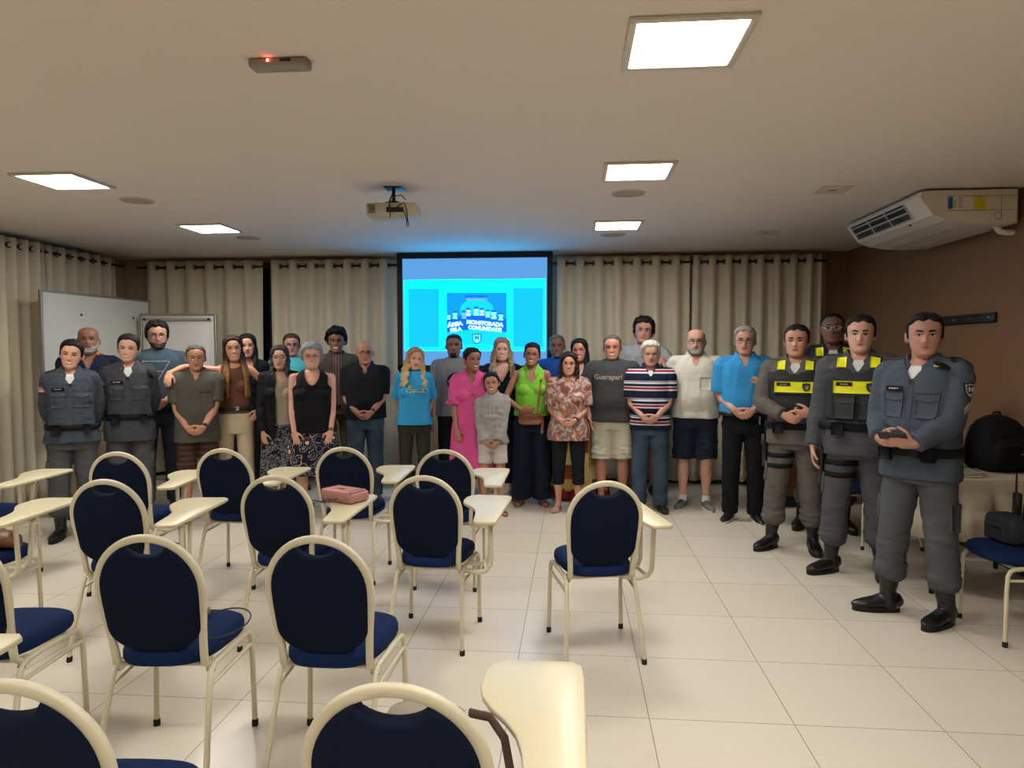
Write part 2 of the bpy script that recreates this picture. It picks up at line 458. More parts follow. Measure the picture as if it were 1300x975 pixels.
# ------------------------------------------------------------------ projector
r = empty('projector', (-1.26, 4.88, CZ), R(4))
M_pj = mat('projector body', S3('B9B19C'), .5)
g = G()
prism(g, [(-.17,-.11),(-.12,-.125),(.16,-.125),(.175,-.10),(.175,.09),(.15,.12),(-.15,.12),(-.175,.09)], -.21, -.125, bev=.012)
link('body', g.mesh(), M_pj, r)
g = G(); rbox(g, (.03,-.126,-.175), (.12,.006,.035), .003); link('connector_panel', g.mesh(), M_black, r)
g = G(); 
for i in range(7): rbox(g, (-.13, -.1255, -.195+i*.009), (.05,.004,.004), .001)
link('vent_slats', g.mesh(), M_dark, r)
g = G(); tube(g, [(-.09,.12,-.165),(-.09,.145,-.165)], .03, 20); link('lens', g.mesh(), mat('lens glass', (.2,.5,1), .05, emit=(.4,.75,1), es=3), r)
g = G(); tube(g, [(0,0,0),(0,0,-.10)], .012, 12); rbox(g, (0,0,-.004), (.12,.12,.008), .003); rbox(g, (0,0,-.115), (.12,.08,.012), .003)
for sx in (-1,1): tube(g, [(0,0,-.09),(sx*.07,.05,-.12)], .006, 8); tube(g, [(0,0,-.09),(sx*.07,-.05,-.12)], .006, 8)
link('mount', g.mesh(), M_dark, r)
g = G()
tube(g, [(0.0,-.03,0),(0.0,-.05,-.05),(-.005,-.135,-.12),(0.0,-.14,-.20),(.0,-.14,-.23)], .004, 8)
tube(g, [(.03,-.13,-.17),(.07,-.16,-.15),(.10,-.15,-.13),(.115,-.14,-.19),(.12,-.14,-.25),(.128,-.14,-.28),(.12,-.14,-.295),(.112,-.14,-.28),(.115,-.14,-.25),(.10,-.14,-.2),(.08,-.13,-.17)], .0035, 8)
tube(g, [(.05,-.13,-.165),(-.01,-.14,-.16),(.0,-.08,-.08),(.06,-.05,-.06),(.1,-.1,-.1)], .0035, 8)
link('cable', g.mesh(), M_black, r)
tag(r, 'grey projector hanging from the ceiling with looped black cables', 'projector')

# ------------------------------------------------------------------ projection screen
YS = 8.10
def emat(name, rgb, s=1.0): return mat(name, (.02,.02,.02), .8, spec=.1, emit=rgb, es=s*SCREEN_GAIN)
r = empty('projection_screen', (-1.15, YS, 0))
def srect(name, x0, x1, z0, z1, off, m, parent=r):
    g = G(); box(g, ((x0+x1)/2+1.15, off, (z0+z1)/2), (x1-x0, .002, z1-z0)); return link(name, g.mesh(), m, parent, smooth=False)
g = G()
rbox(g, (0,.01,2.665), (1.82,.06,.07), .01); rbox(g, (0,.004,1.325), (1.80,.025,.03), .008)
for sx in (-1,1): box(g, (sx*.8775,.002,2.0), (.065,.006,1.32))
box(g, (0,.002,1.36), (1.82,.006,.06))
link('frame', g.mesh(), mat('screen black border', S3('07090F'), .7), r, smooth=False)
srect('screen_fabric', -2.00, -.305, 1.38, 2.635, .001, emat('screen pale glow', srgb(92,160,225), .33))
srect('projected_window', -1.975, -.325, 1.56, 2.385, -.002, emat('cyan bright', (0.0,.45,1.0), 3.6))
pa = srect('projected_panel', -1.93, -1.56, 1.60, 2.285, -.004, emat('cyan mid', (0.0,.175,.7), 1.15))
srect('projected_panel', -.70, -.345, 1.60, 2.285, -.004, emat('cyan mid', (0.0,.175,.7), 1.15))
srect('projected_poster', -1.475, -.77, 1.63, 2.235, -.004, emat('cyan poster', (0.0,.115,.6), 1.05))
# poster content
def sshape(name, pts, m, off=-.006):
    g = G(); v = [(x+1.15, off, z) for x, z in pts]; n = len(v); v2 = [(x+1.15, off+.0015, z) for x, z in pts]
    g.add(v+v2, [tuple(range(n)), tuple(reversed(range(n, 2*n)))]+[((i+1)%n, i, i+n, (i+1)%n+n) for i in range(n)]); return link(name, g.mesh(), m, r, smooth=False)
xs = np.linspace(-1.475, -.77, 24)
top = [(x, 1.925+.05*(1-((x+1.12)/.355)**2)) for x in xs]; bot = [(x, 1.775+.035*(1-((x+1.12)/.355)**2)) for x in xs]
sshape('projected_banner', bot+top[::-1], emat('blue banner', (0,.05,.45), 1.0), -.0065)
sshape('projected_shine', [(-1.475,1.63),(-.77,1.63)]+[(x,z-.005) for x,z in bot[::-1]], emat('cyan light poster', (0,.22,.7), 1.15), -.0055)
sshape('projected_shine', [(-1.12+math.cos(a)*.2, 2.03+math.sin(a)*.13) for a in np.linspace(0, 2*PI, 28)[:-1]], emat('cyan light poster', (0,.22,.7), 1.15), -.0055)
def stext(s, x, z, size, m, rot=0, sx=1.0, bold=.004):
    me = text_mesh(s, size, .0008, bold, sx); o = link('projected_text', me, m, r, smooth=False)
    o.location = (x+1.15, -.009, z); o.rotation_euler = (PI/2, -rot, 0)
mW = emat('white cyan letters', (.22,.5,.5), 1.2)
stext('ÁREA', -1.375, 1.865, .062, mW, R(9)*-1*-1, 1.15); stext('PELA', -1.365, 1.805, .055, mW, R(9), 1.1)
stext('MONITORADA', -1.025, 1.875, .062, mW, -R(5), 1.02); stext('COMUNIDADE', -1.025, 1.815, .058, mW, -R(5), 1.0)
stext('ESPÍRITO SANTO', -1.12, 2.187, .032, emat('blue letters', (0,.03,.18), .8), 0, 1.05, .001)
stext('SEGURANÇA', -1.12, 2.155, .034, emat('grey letters', (.1,.17,.3), .9), 0, 1.25, .002)
# row of small cartoon people of no particular identity: heads and shoulders
for i, (x, z, s, c) in enumerate(((-1.45,1.965,.020,'a'),(-1.375,1.985,.026,'a'),(-1.27,1.99,.028,'b'),(-1.22,2.02,.028,'c'),(-1.125,2.03,.030,'a'),(-1.06,2.02,.026,'c'),(-.99,2.0,.026,'a'),(-.92,1.99,.030,'a'),(-.84,1.965,.026,'a'))):
    cc = {'a': (.10,.5,.5), 'b': (.04,.2,.5), 'c': (.18,.24,.45)}[c]
    me = emat('figure '+c, cc, 1.1)
    sshape('projected_figure', [(x+math.cos(a)*s, z+math.sin(a)*s) for a in np.linspace(0,2*PI,15)[:-1]], me, -.0075)
    sshape('projected_figure', [(x-s*1.1,z-s*2.1),(x+s*1.1,z-s*2.1),(x+s*.9,z-s*1.1),(x,z-s*.8),(x-s*.9,z-s*1.1)], me, -.007)
    sshape('projected_figure', [(x-s*1.1,z+s*.5),(x+s*1.1,z+s*.5),(x+s*.8,z+s*1.35),(x-s*.8,z+s*1.35)], emat('figure hat', (0,.07,.28), .9), -.0085)
sh = [(-1.12+x, 1.70+z) for x, z in shield(.105,.13)]
sshape('projected_badge', sh, emat('badge blue', (0,.07,.28), .9), -.0075)
sshape('projected_badge', [(-1.12+x, 1.70+z) for x, z in shield(.08,.10)], emat('figure a', (.10,.5,.5), 1.1), -.0085)
stext('M', -1.12, 1.71, .06, emat('badge blue', (0,.07,.28), .9), 0, 1.1, .004)
# toolbar rows of the projected program
for i in range(9): srect('projected_toolbar', -1.88+i*.17, -1.80+i*.17, 2.335, 2.345, -.0045, emat('toolbar blue', (0,.55,.85), 1))
for i in range(12): srect('projected_toolbar', -1.962, -1.948, 2.25-i*.045, 2.265-i*.045, -.0045, emat('toolbar blue', (0,.55,.85), 1))
tag(r, 'pull-down projection screen with black border showing a cyan poster', 'projection screen')

# ------------------------------------------------------------------ air conditioner
r = empty('air_conditioner', (2.75, 5.86, CZ))
M_ac = mat('air conditioner white', S3('D6D0C6'), .38)
prof = [(.33,-.012),(.33,-.25),(.16,-.258),(-.02,-.25),(-.16,-.225),(-.25,-.19),(-.345,-.055),(-.338,-.032),(-.31,-.016),(-.25,-.012)]
g = G()
def extr(p, y0, y1, inset=0):
    c = np.mean(p, 0); return [np.array([[c[0]+(x-c[0])*s, y, c[1]+(z-c[1])*s] for x, z in p]) for y, s in ((y0, .96), (y0+.012, 1), (y1-.012, 1), (y1, .96))]
loft(g, extr(prof, -.64, .64)); link('casing', g.mesh(), M_ac, r, smooth=False)
# end panel slightly proud with darker outline
g = G(); p2 = [(x*.985, z*.97-.004) for x, z in prof]; loft(g, extr(p2, -.655, -.63)); link('end_panel', g.mesh(), mat('end panel', S3('CFC5B4'), .45), r, smooth=False)
# louver: dark outlet along the sloping front
def fr(t, off=0):   # point along the front slope, t 0 (top) .. 1 (bottom)
    a = np.array([-.338,-.065]); b_ = np.array([-.262,-.173]); p = a*(1-t)+b_*t
    n_ = norm([-(b_-a)[1]*-1, 0]); nn = norm([-.82, -.575]); return p + nn*off
def frbox(g, t0, t1, y0, y1, off0, off1):
    a, b_, c, d = fr(t0,off0), fr(t0,off1), fr(t1,off1), fr(t1,off0)
    v = [(q[0], y, q[1]) for y in (y0, y1) for q in (a, b_, c, d)]
    g.add(v, [(0,1,2,3),(7,6,5,4),(0,4,5,1),(1,5,6,2),(2,6,7,3),(3,7,4,0)])
g = G(); frbox(g, .0, 1.0, -.42, .56, -.01, .0045); link('outlet', g.mesh(), mat('outlet dark', S3('14161A'), .7), r, smooth=False)
g = G()
frbox(g, .10, .20, -.42, .56, .002, .012); frbox(g, .48, .58, -.42, .56, .002, .016); frbox(g, .92, 1.0, -.42, .56, .002, .014)
for y in (-.42, -.1, .22, .56): frbox(g, 0, 1, y-.008, y+.008, .001, .01)
link('louver', g.mesh(), mat('louver grey', S3('A9A69E'), .5), r, smooth=False)
g = G()
for i in range(26): frbox(g, .60, .90, -.40+i*.037, -.393+i*.037, .002, .009)
link('fin', g.mesh(), mat('fin grey', S3('5B5E60'), .5), r, smooth=False)
g = G(); ell(g, (-.235,-.60+.3,-.2), (.01,.02,.006)); link('brand_badge', g.mesh(), M_dark, r)
def endlab(name, x0, x1, z0, z1, m, off=.002):
    g = G(); box(g, ((x0+x1)/2, -.656-off/2, (z0+z1)/2), (x1-x0, off, z1-z0)); return link(name, g.mesh(), m, r, smooth=False)
endlab('label', -.145,-.045,-.155,-.062, mat('label white', S3('D0CFC8'), .6))
endlab('label', -.145,-.115,-.148,-.066, mat('label blue', S3('1D4F9E'), .5), .003)
endlab('label', -.11,-.09,-.14,-.085, mat('label yellowgreen', S3('A9B13A'), .5), .003)
endlab('label', .025,.105,-.155,-.066, mat('label yellow', S3('D8C81E'), .5), .003)
for i in range(5): endlab('label_line', -.08,-.05,-.14+i*.016,-.136+i*.016, M_dark, .0032)
for i in range(5): endlab('label_line', .035,.095,-.14+i*.016,-.137+i*.016, mat('label print', S3('857A12'), .6), .0036)
g = G(); 
for a, b_ in (((-.15,-.06),(.315,-.06)),((-.15,-.16),(.315,-.16)),((.21,-.06),(.21,-.235)),):
    tube(g, [(a[0],-.656,a[1]),(b_[0],-.656,b_[1])], .0012, 6)
tube(g, [(.19+.025*math.cos(q), -.656, -.2+.025*math.sin(q)) for q in np.linspace(0,2*PI,20)[:-1]], .0012, 6, closed=True)
link('panel_seam', g.mesh(), M_dark, r)
g = G(); tube(g, [(.25,-.52,-.20),(.255,-.52,-.255),(.28,-.52,-.285),(.32,-.52,-.295),(.40,-.52,-.295)], .022, 14); link('pipe', g.mesh(), M_ac, r)
g = G(); tube(g, [(.30,-.40,-.25),(.33,-.41,-.28),(.37,-.42,-.285)], .018, 12); link('drain_pipe', g.mesh(), M_brown, r)
tag(r, 'white ceiling air conditioner above the police officers by the brown wall', 'air conditioner')
# black bracket bar on the brown wall
r = empty('wall_bracket', (XR, 5.92, 1.81))
g = G(); rbox(g, (-.012, 0, 0), (.024, .86, .075), .004); link('rail', g.mesh(), M_black, r)
g = G(); rbox(g, (-.03, 0, .026), (.012, .86, .012), .003); rbox(g, (-.03, 0, -.026), (.012, .86, .012), .003); link('lip', g.mesh(), M_black, r)
g = G()
for y in (-.36,-.12,.12,.36): ell(g, (-.026,y,0), (.004,.009,.009), nu=10, nv=6)
link('screw', g.mesh(), M_chrome, r)
tag(r, 'black metal mounting rail screwed to the brown wall', 'wall bracket')

# ------------------------------------------------------------------ whiteboard and flip chart
M_board = mat('whiteboard enamel', S3('C9CBC4'), .25)
M_alu = mat('aluminium', S3('9A958A'), .35, metal=.6)
ang = math.atan2(7.92-6.38, .12)
r = empty('whiteboard', (-5.06, 7.13, 0), -R(4.0))
g = G(); box(g, (0,0,1.50), (.02,1.53,1.28)); link('writing_surface', g.mesh(), M_board, r, smooth=False)
g = G()
for z in (.86, 2.14): rbox(g, (.0,0,z), (.035,1.57,.022), .004)
for y in (-.775,.775): rbox(g, (0,y,1.50), (.035,.022,1.30), .004)
link('frame', g.mesh(), M_alu, r)
g = G(); rbox(g, (.05,0,.85), (.08,.5,.015), .004); link('pen_tray', g.mesh(), M_alu, r)
for y in (-.74,.74):
    g = G(); tube(g, [(.0,y,.86),(.0,y,.05)], .014, 10); tube(g, [(-.2,y,.04),(.22,y,.04)], .014, 10)
    link('leg', g.mesh(), M_alu, r)
g = G()
for y,z in ((-.28,1.93),(.5,1.93)): ell(g, (.016,y,z), (.006,.014,.014))
link('magnet', g.mesh(), M_black, r)
g = G()
for i in range(3): tube(g, [(.0112,-.12+k*.012,1.86+i*.018+.004*math.sin(k*1.9+i*2)) for k in range(20)], .0016, 5)
link('marker_smudge', g.mesh(), mat('smudge', S3('B3B9B2'), .5), r)
tag(r, 'large whiteboard standing along the left curtain with faint marker smudges', 'whiteboard')
r = empty('flip_chart', (-4.47, 7.62, 0))
g = G(); rbox(g, (0,0,1.48), (.84,.015,.98), .004); link('board', g.mesh(), mat('flipchart board', S3('C4C2BD'), .4), r)
g = G()
for z in (.99,1.97): rbox(g, (0,-.004,z), (.90,.03,.03), .005)
for x in (-.44,.44): rbox(g, (x,-.004,1.48), (.03,.03,1.0), .005)
link('frame', g.mesh(), M_alu, r)
g = G(); rbox(g, (0,-.018,1.915), (.80,.02,.035), .006); link('paper_clamp', g.mesh(), mat('clamp', S3('A09C93'), .4, metal=.3), r)
g = G()
for x in (-.38,.38): tube(g, [(x,-.03,1.915),(x,-.045,1.915)], .013, 12)
link('knob', g.mesh(), M_black, r)
g = G(); box(g, (0,-.0095,1.43), (.74,.003,.86)); link('paper_pad', g.mesh(), mat('paper', S3('D2D0D0'), .7), r, smooth=False)
for x in (-.36,.36):
    g = G(); tube(g, [(x,0,1.0),(x*1.15,-.1,.02)], .013, 10); link('leg', g.mesh(), M_alu, r)
g = G(); tube(g, [(0,.01,1.3),(0,.5,.02)], .013, 10); link('leg', g.mesh(), M_alu, r)
tag(r, 'flip chart easel with blank paper beside the whiteboard', 'flip chart')

# ------------------------------------------------------------------ table with cloth and the things on it
r = empty('table', (2.665, 4.96, 0))
g = G(); rbox(g, (0,0,.73), (.77,.63,.025), .006); link('tabletop', g.mesh(), mat('table wood', S3('7A6A52'), .5), r)
for sx in (-1,1):
    for sy in (-1,1):
        g = G(); tube(g, [(sx*.34,sy*.27,.72),(sx*.36,sy*.29,.0)], .016, 10); link('leg', g.mesh(), M_dark, r)
tag(r, 'folding table under a cream cloth beside the brown wall', 'table')
def cloth_mesh(cx, cy, hx, hy, ztop, zbot, amp=.012, nf=9, seed=1):
    g = G(); rs = np.random.RandomState(seed); n = 160
    per = []
    for i in range(n):
        t = i/n*4; s = int(t); q = t-s
        e = 14
        a = 2*PI*i/n; ca, sa = math.cos(a), math.sin(a)
        rr = (abs(ca)**e+abs(sa)**e)**(-1/e); per.append((ca*rr, sa*rr))
    per = np.array(per); rings = []
    for z, k, am in ((ztop,.02,0),(ztop,.5,0),(ztop,.96,0),(ztop-.002,.99,0),(ztop-.012,1.0,0),(ztop-.08,1.01,.3),(ztop-.2,1.02,.7),((ztop+zbot)/2,1.03,.9),(zbot,1.04,1.2)):
        ph = 2*PI*np.arange(n)/n*nf*1.0
        w_ = am*amp*(np.sin(ph*1+.5)+.6*np.sin(ph*1.9+1)+.4*np.sin(ph*3.1))
        zz = np.full(n, z)
        rings.append(np.column_stack([cx+per[:,0]*(hx*k+w_*np.sign(k-.97).clip(0,1)), cy+per[:,1]*(hy*k+w_*np.sign(k-.97).clip(0,1)), zz]))
    inner = [np.column_stack([cx+(r_[:,0]-cx)*.985, cy+(r_[:,1]-cy)*.985, r_[:,2]-(.004 if i < 4 else 0)]) for i, r_ in enumerate(rings)]
    loft(g, rings+inner[::-1], caps=True); return g.mesh()
o = link('tablecloth', cloth_mesh(2.655, 4.96, .422, .352, .754, .36), mat('cream table cloth', S3('B5AC97'), .85, bump=.05, bscale=200))
tag(o, 'cream cloth draped over the table beside the brown wall', 'tablecloth')
M_bag = fabric('black nylon', '0B0C10', .75)
M_darkbag = fabric('dark grey nylon', '24262B', .8)
# big black backpack on the table
r = empty('backpack', (2.885, 5.0, .757), R(8))
g = G(); rings = []
for z, a, b_, y in ((0,.17,.13,0),(.03,.205,.15,0),(.11,.205,.15,.01),(.19,.19,.14,.02),(.28,.155,.12,.035),(.33,.115,.09,.04),(.36,.06,.05,.045),(.37,.02,.02,.045)):
    an = np.linspace(0,2*PI,32,endpoint=False); c_, s_ = np.cos(an), np.sin(an)
    rings.append(np.column_stack([np.sign(c_)*np.abs(c_)**.7*a, y+np.sign(s_)*np.abs(s_)**.7*b_, np.full(32, z)]))
loft(g, rings); link('body', g.mesh(), M_bag, r)
g = G(); rings = []
for z, a, b_ in ((.02,.13,.03),(.05,.155,.05),(.15,.15,.05),(.2,.12,.03),(.22,.06,.01)):
    rings.append(np.column_stack([np.sign(c_)*np.abs(c_)**.7*a, -.13+np.sign(s_)*np.abs(s_)**.7*b_, np.full(32, z)]))
loft(g, rings); link('front_pocket', g.mesh(), M_bag, r)
g = G(); tube(g, [(-.03,.04,.35),(-.02,.04,.385),(.02,.04,.385),(.03,.04,.35)], .008, 8); link('handle', g.mesh(), M_bag, r)
g = G(); tube(g, [(-.12,-.165,.17),(0,-.185,.19),(.12,-.165,.17)], .004, 6); link('zipper', g.mesh(), M_dark, r)
g = G(); rbox(g, (.02,-.182,.13), (.04,.004,.008), .002, rot=rmat('Y',-15)); link('logo', g.mesh(), mat('logo grey', S3('77777A'), .5), r)
tag(r, 'tall black backpack standing on the cloth covered table', 'backpack')
r = empty('duffel_bag', (2.45, 5.05, .758), R(-10))
g = G(); an = np.linspace(0,2*PI,28,endpoint=False)
rings = [np.column_stack([np.full(28, x), np.cos(an)*.10*q, .075+np.sin(an)*.075*q+ (.02 if abs(x)<.1 else 0)*np.clip(np.sin(an),0,1)]) for x, q in ((-.19,.3),(-.185,.8),(-.16,1),(-.06,1.1),(.06,1.12),(.16,1),(.185,.8),(.19,.3))]
loft(g, rings); link('body', g.mesh(), M_bag, r)
g = G(); tube(g, [(-.08,-.07,.15),(-.06,-.04,.20),(.06,-.04,.20),(.08,-.07,.15)], .007, 8); link('handle', g.mesh(), M_bag, r)
tag(r, 'low black bag on the table behind the nearest officer', 'bag')
rs = random.Random(3)
M_paper = mat('paper white', S3('B9B4A8'), .7)
M_print = mat('print grey', S3('55524E'), .7)
for i in range(3):
    rr_ = empty('magazine', (2.50+.018*i, 4.74+.012*i, .7565+i*.0105), R([-12, 6, -3][i]))
    g = G(); rbox(g, (0,0,.005), (.21,.15,.008), .002); link('pages', g.mesh(), M_paper, rr_)
    g = G()
    for k in range(4): box(g, (-.02+.0*k, -.05+k*.03, .0094), (.12-.02*(k%2), .009, .0008))
    box(g, (.07,0,.0094), (.035,.1,.0008)); link('print', g.mesh(), M_print, rr_, smooth=False)
    tag(rr_, ['lowest pamphlet of the small stack on the table', 'middle pamphlet of the small stack on the table', 'topmost printed pamphlet of the small stack on the table'][i], 'pamphlet', 'pamphlets stacked on the table')

# ================================================================== CHAIRS
HR = .182   # hoop radius to tube centre
def hoop_pts():
    L = []
    def P(x, z): return (x, .10-.10*(z-.43)/.485, z)
    left = [(-.160,.43),(-.160,.46),(-.163,.51),(-.168,.57),(-.176,.64),(-.182,.70),(-.182,.725)]
    pts = [(-.158,.17,.408),(-.159,.13,.408)] + [P(*q) for q in left]
    for a in np.linspace(PI, 0, 22)[1:-1]: pts.append(P(HR*math.cos(a), .725+HR*1.03*math.sin(a)))
    pts += [P(-x, z) for x, z in left[::-1]] + [(.159,.13,.408),(.158,.17,.408)]
    return pts
def pad_outline():
    out = []
    for a in np.linspace(PI, 0, 20):        # bottom arc, left to right
        out.append((.166*math.cos(a), .585-.11*math.sin(a)))
    side = [(.168,.62),(.1715,.68),(.172,.725)]
    out += side
    r = .172
    t0 = math.acos(.075/r)
    for a in np.linspace(0, t0, 9)[1:]: out.append((r*math.cos(a), .725+r*1.03*math.sin(a)))
    zc = .725+r*1.03*math.sin(t0)
    for t in np.linspace(1, -1, 13)[1:-1]: out.append((.075*t, zc - .038*(1-t*t)**.6))
    for a in np.linspace(PI-t0, PI, 9)[:-1]: out.append((r*math.cos(a), .725+r*1.03*math.sin(a)))
    out += [(-x, z) for x, z in side[::-1]]
    return out
def place_plane(g, k=0):
    # (x, s, t) -> hoop plane, t = depth
    for a in g.v:
        x, s, t = a[:,0].copy(), a[:,1].copy(), a[:,2].copy()
        a[:,0] = x; a[:,1] = .10-.10*(s-.43)/.485 + t; a[:,2] = s + t*.2
def tablet_outline():
    return [(.262,-.025),(.282,-.048),(.36,-.048),(.378,-.028),(.378,.52),(.372,.585),(.345,.61),(.17,.605),(.13,.58),(.113,.53),(.112,.45),(.122,.40),(.15,.345),(.19,.29),(.22,.23),(.238,.16),(.25,.06)]
def make_chair(tablet=True):
    r = empty('tablet_chair' if tablet else 'banquet_chair')
    g = G()                                     # upholstered seat
    an = np.linspace(0, 2*PI, 48, endpoint=False); c_, s_ = np.cos(an), np.sin(an)
    def ring(k, z):
        x = np.sign(c_)*np.abs(c_)**.62; y = np.sign(s_)*np.abs(s_)**.62
        hw = .186 + .022*y
        return np.column_stack([x*hw*k, .275+y*.218*k, np.full(48, z)])
    loft(g, [ring(.90,.425),(ring(.975,.430)),ring(1.0,.442),ring(1.0,.462),ring(.975,.476),ring(.9,.486),ring(.7,.493),ring(.4,.497),ring(.1,.498)])
    link('seat', g.mesh(), M_navy, r)
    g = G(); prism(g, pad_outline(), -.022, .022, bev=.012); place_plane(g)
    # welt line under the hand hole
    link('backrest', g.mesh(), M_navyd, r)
    g = G(); tube(g, hoop_pts(), (.010,.0145), 12, side=(0,1,0)) if False else tube(g, hoop_pts(), [(.0135,.0105)]*len(hoop_pts()), 16, side=(0,1,0), sq=.55)
    link('back_frame', g.mesh(), M_cream, r)
    for sx in (-1, 1):
        g = G(); tube(g, [(sx*.198,0,.018),(sx*.196,.012,.08),(sx*.180,.085,.33),(sx*.177,.105,.385),(sx*.177,.125,.405),(sx*.178,.15,.412)], .0110, 10)
        l = link('leg', g.mesh(), M_cream, r)
        g = G(); tube(g, [(sx*.1985,0,.004),(sx*.198,.003,.022)], .0138, 10); link('rubber_foot', g.mesh(), M_rubber, l)
        g = G(); tube(g, [(sx*.205,.455,.018),(sx*.200,.452,.30),(sx*.198,.447,.375),(sx*.196,.432,.402),(sx*.194,.405,.413),(sx*.192,.37,.414)], .0110, 10)
        l = link('leg', g.mesh(), M_cream, r)
        g = G(); tube(g, [(sx*.205,.455,.004),(sx*.205,.455,.022)], .0138, 10); link('rubber_foot', g.mesh(), M_rubber, l)
        g = G(); tube(g, [(sx*.181,.095,.345),(sx*.199,.445,.352)], .008, 8); link('stretcher', g.mesh(), M_cream, r)
    g = G()
    for sx in (-1, 1): tube(g, [(sx*.178,.14,.411),(sx*.186,.26,.415),(sx*.193,.38,.414)], .0115, 10)
    tube(g, [(-.178,.14,.408),(.178,.14,.408)], .010, 8); tube(g, [(-.192,.39,.408),(.192,.39,.408)], .010, 8)
    for sx in (-1,1): rbox(g, (sx*.168,.135,.40), (.03,.035,.02), .004)
    link('seat_frame', g.mesh(), M_cream, r)
    g = G()
    for sx in (-1,1): tube(g, [(sx*.163,.115,.392),(sx*.185,.115,.392)], .006, 8)
    link('bolt', g.mesh(), M_chrome, r)
    if tablet:
        g = G(); prism(g, tablet_outline(), .690, .708, bev=.005); link('tablet', g.mesh(), M_tablet, r)
        g = G()
        tube(g, [(.17,.13,.405),(.26,.125,.395),(.30,.125,.405),(.322,.125,.435),(.326,.125,.48),(.326,.11,.688)], .0125, 10)
        tube(g, [(.18,.22,.412),(.25,.235,.41),(.285,.24,.425),(.30,.245,.46),(.305,.27,.688)], .0115, 10)
        tube(g, [(.30,.13,.405),(.275,.235,.415)], .009, 8)
        rbox(g, (.32,.19,.684), (.03,.24,.012), .003)
        link('tablet_bracket', g.mesh(), M_cream, r)
    return r
T = make_chair(True); N = make_chair(False)
used = {True: False, False: False}
def place_chair(x, y, rot, tablet, label, group='blue chairs in rows'):
    src = T if tablet else N
    o = src if not used[tablet] else copy_tree(src)
    used[tablet] = True
    o.location = (x, y, 0); o.rotation_euler = (0,0,R(rot)); tag(o, label, 'chair', group)
    return o
G1 = 'navy chairs with cream frames and writing tablets'
G2 = 'navy chairs with cream frames and no tablet'
CH = [
 ('A', .165, 3.43, 12, 1, 'blue tablet chair standing alone on the right, full body in view'),
 ('B', -.76, 3.50, -3, 1, 'blue tablet chair directly left of the lone right one, its tablet white under the light'),
 ('C', -.83, 4.44, 0, 1, 'blue tablet chair in the front row before the woman in the pink dress'),
 ('D', -1.52, 4.50, 2, 1, 'blue tablet chair in the front row before the man in the black polo'),
 ('E', -1.525, 3.44, 0, 1, 'blue tablet chair whose tablet carries the pink handbag'),
 ('F', -2.28, 4.36, 0, 1, 'blue tablet chair in the front row before the old man in the dark grey shirt'),
 ('G', -2.87, 4.16, 5, 1, 'blue tablet chair in the front row before the second policewoman'),
 ('H', -2.32, 3.26, 4, 1, 'blue tablet chair directly behind the front-row chair of the second policewoman'),
 ('K', -.345, 1.29, 0, 1, 'nearest blue tablet chair, cut by the lower edge, with a taupe bag on its seat'),
 ('M', -3.93, 4.12, 3, 1, 'leftmost front-row tablet chair, mostly outside the left edge'),
 ('N', -3.16, 3.18, 4, 1, 'left edge tablet chair holding a brown leather bag on its seat'),
 ('L', -1.10, 1.24, 3, 0, 'blue chair cut by the lower left corner of the picture'),
 ('Q', -1.98, 1.32, 3, 1, 'tablet chair at the left edge of which only the tablet corner shows'),
 ('I', -1.482, 2.28, 5, 0, 'blue chair without tablet, a thin dark strap looped on its seat'),
 ('J', -.885, 2.32, 0, 0, 'blue chair without tablet in front of the nearest one at the lower edge'),
 ('O', -2.19, 2.24, 6, 0, 'blue chair without tablet at the left edge, only its seat and right legs showing'),
 ('R', 2.72, 4.06, 92, 0, 'blue chair at the right edge beside the table, facing left'),
 ('W', 2.72, 5.86, 90, 0, 'blue chair along the brown wall hidden behind the officers'),
]
CHAIR = {}
for k, x, y, rot, tb, lb in CH:
    CHAIR[k] = place_chair(x, y, rot, bool(tb), lb, G1 if tb else G2)

for c in CHAIR['A'].children:          # its arm is set a little closer to the back than on the others
    if c.name.split('.')[0] in ('tablet', 'tablet_bracket'): c.location.x = -.05
# ------------------------------------------------------------------ bags and small things on chairs
def at_chair(k, x, y):
    o = CHAIR[k]; a = o.rotation_euler[2]; return (o.location[0]+math.cos(a)*x-math.sin(a)*y, o.location[1]+math.sin(a)*x+math.cos(a)*y)
M_pink = mat('pink leather', S3('B07A72'), .45, bump=.2, bscale=120)
M_pinkd = mat('pink leather edge', S3('7C4A48'), .5)
M_gold = mat('gold metal', S3('8A7340'), .3, metal=1)
px, py = at_chair('E', .235, .42)
r = empty('handbag', (px, py, .709), R(-28))
g = G(); rbox(g, (0,0,.032), (.235,.155,.062), .02, seg=3); link('body', g.mesh(), M_pink, r)
g = G(); rbox(g, (0,-.012,.066), (.225,.125,.010), .005, seg=2); rbox(g, (0,-.078,.045), (.215,.012,.05), .005, seg=2); link('flap', g.mesh(), M_pink, r)
for sx in (-1,1):
    g = G(); tube(g, [(sx*.1,.05,.071),(sx*.1,-.07,.071),(sx*.1,-.085,.03)], .003, 6); link('piping', g.mesh(), M_pinkd, r)
g = G(); rbox(g, (0,-.03,.0735), (.05,.014,.006), .003); link('clasp', g.mesh(), M_gold, r)
g = G(); tube(g, [(.02,-.085,.03),(.0,-.12,.012),(-.04,-.14,.010),(-.07,-.13,.010),(-.12,-.12,.009),(-.16,-.13,-.0),(-.165,-.14,-.06),(-.155,-.14,-.14),(-.13,-.145,-.18),(-.115,-.14,-.14),(-.12,-.14,-.06),(-.11,-.135,.0),(-.06,-.115,.012),(-.02,-.09,.02)], [(.007,.003)]*14, 8); link('strap', g.mesh(), fabric('plum strap', '4A3A44'), r)
tag(r, 'pink leather handbag lying on a writing tablet with its strap hanging down', 'handbag')

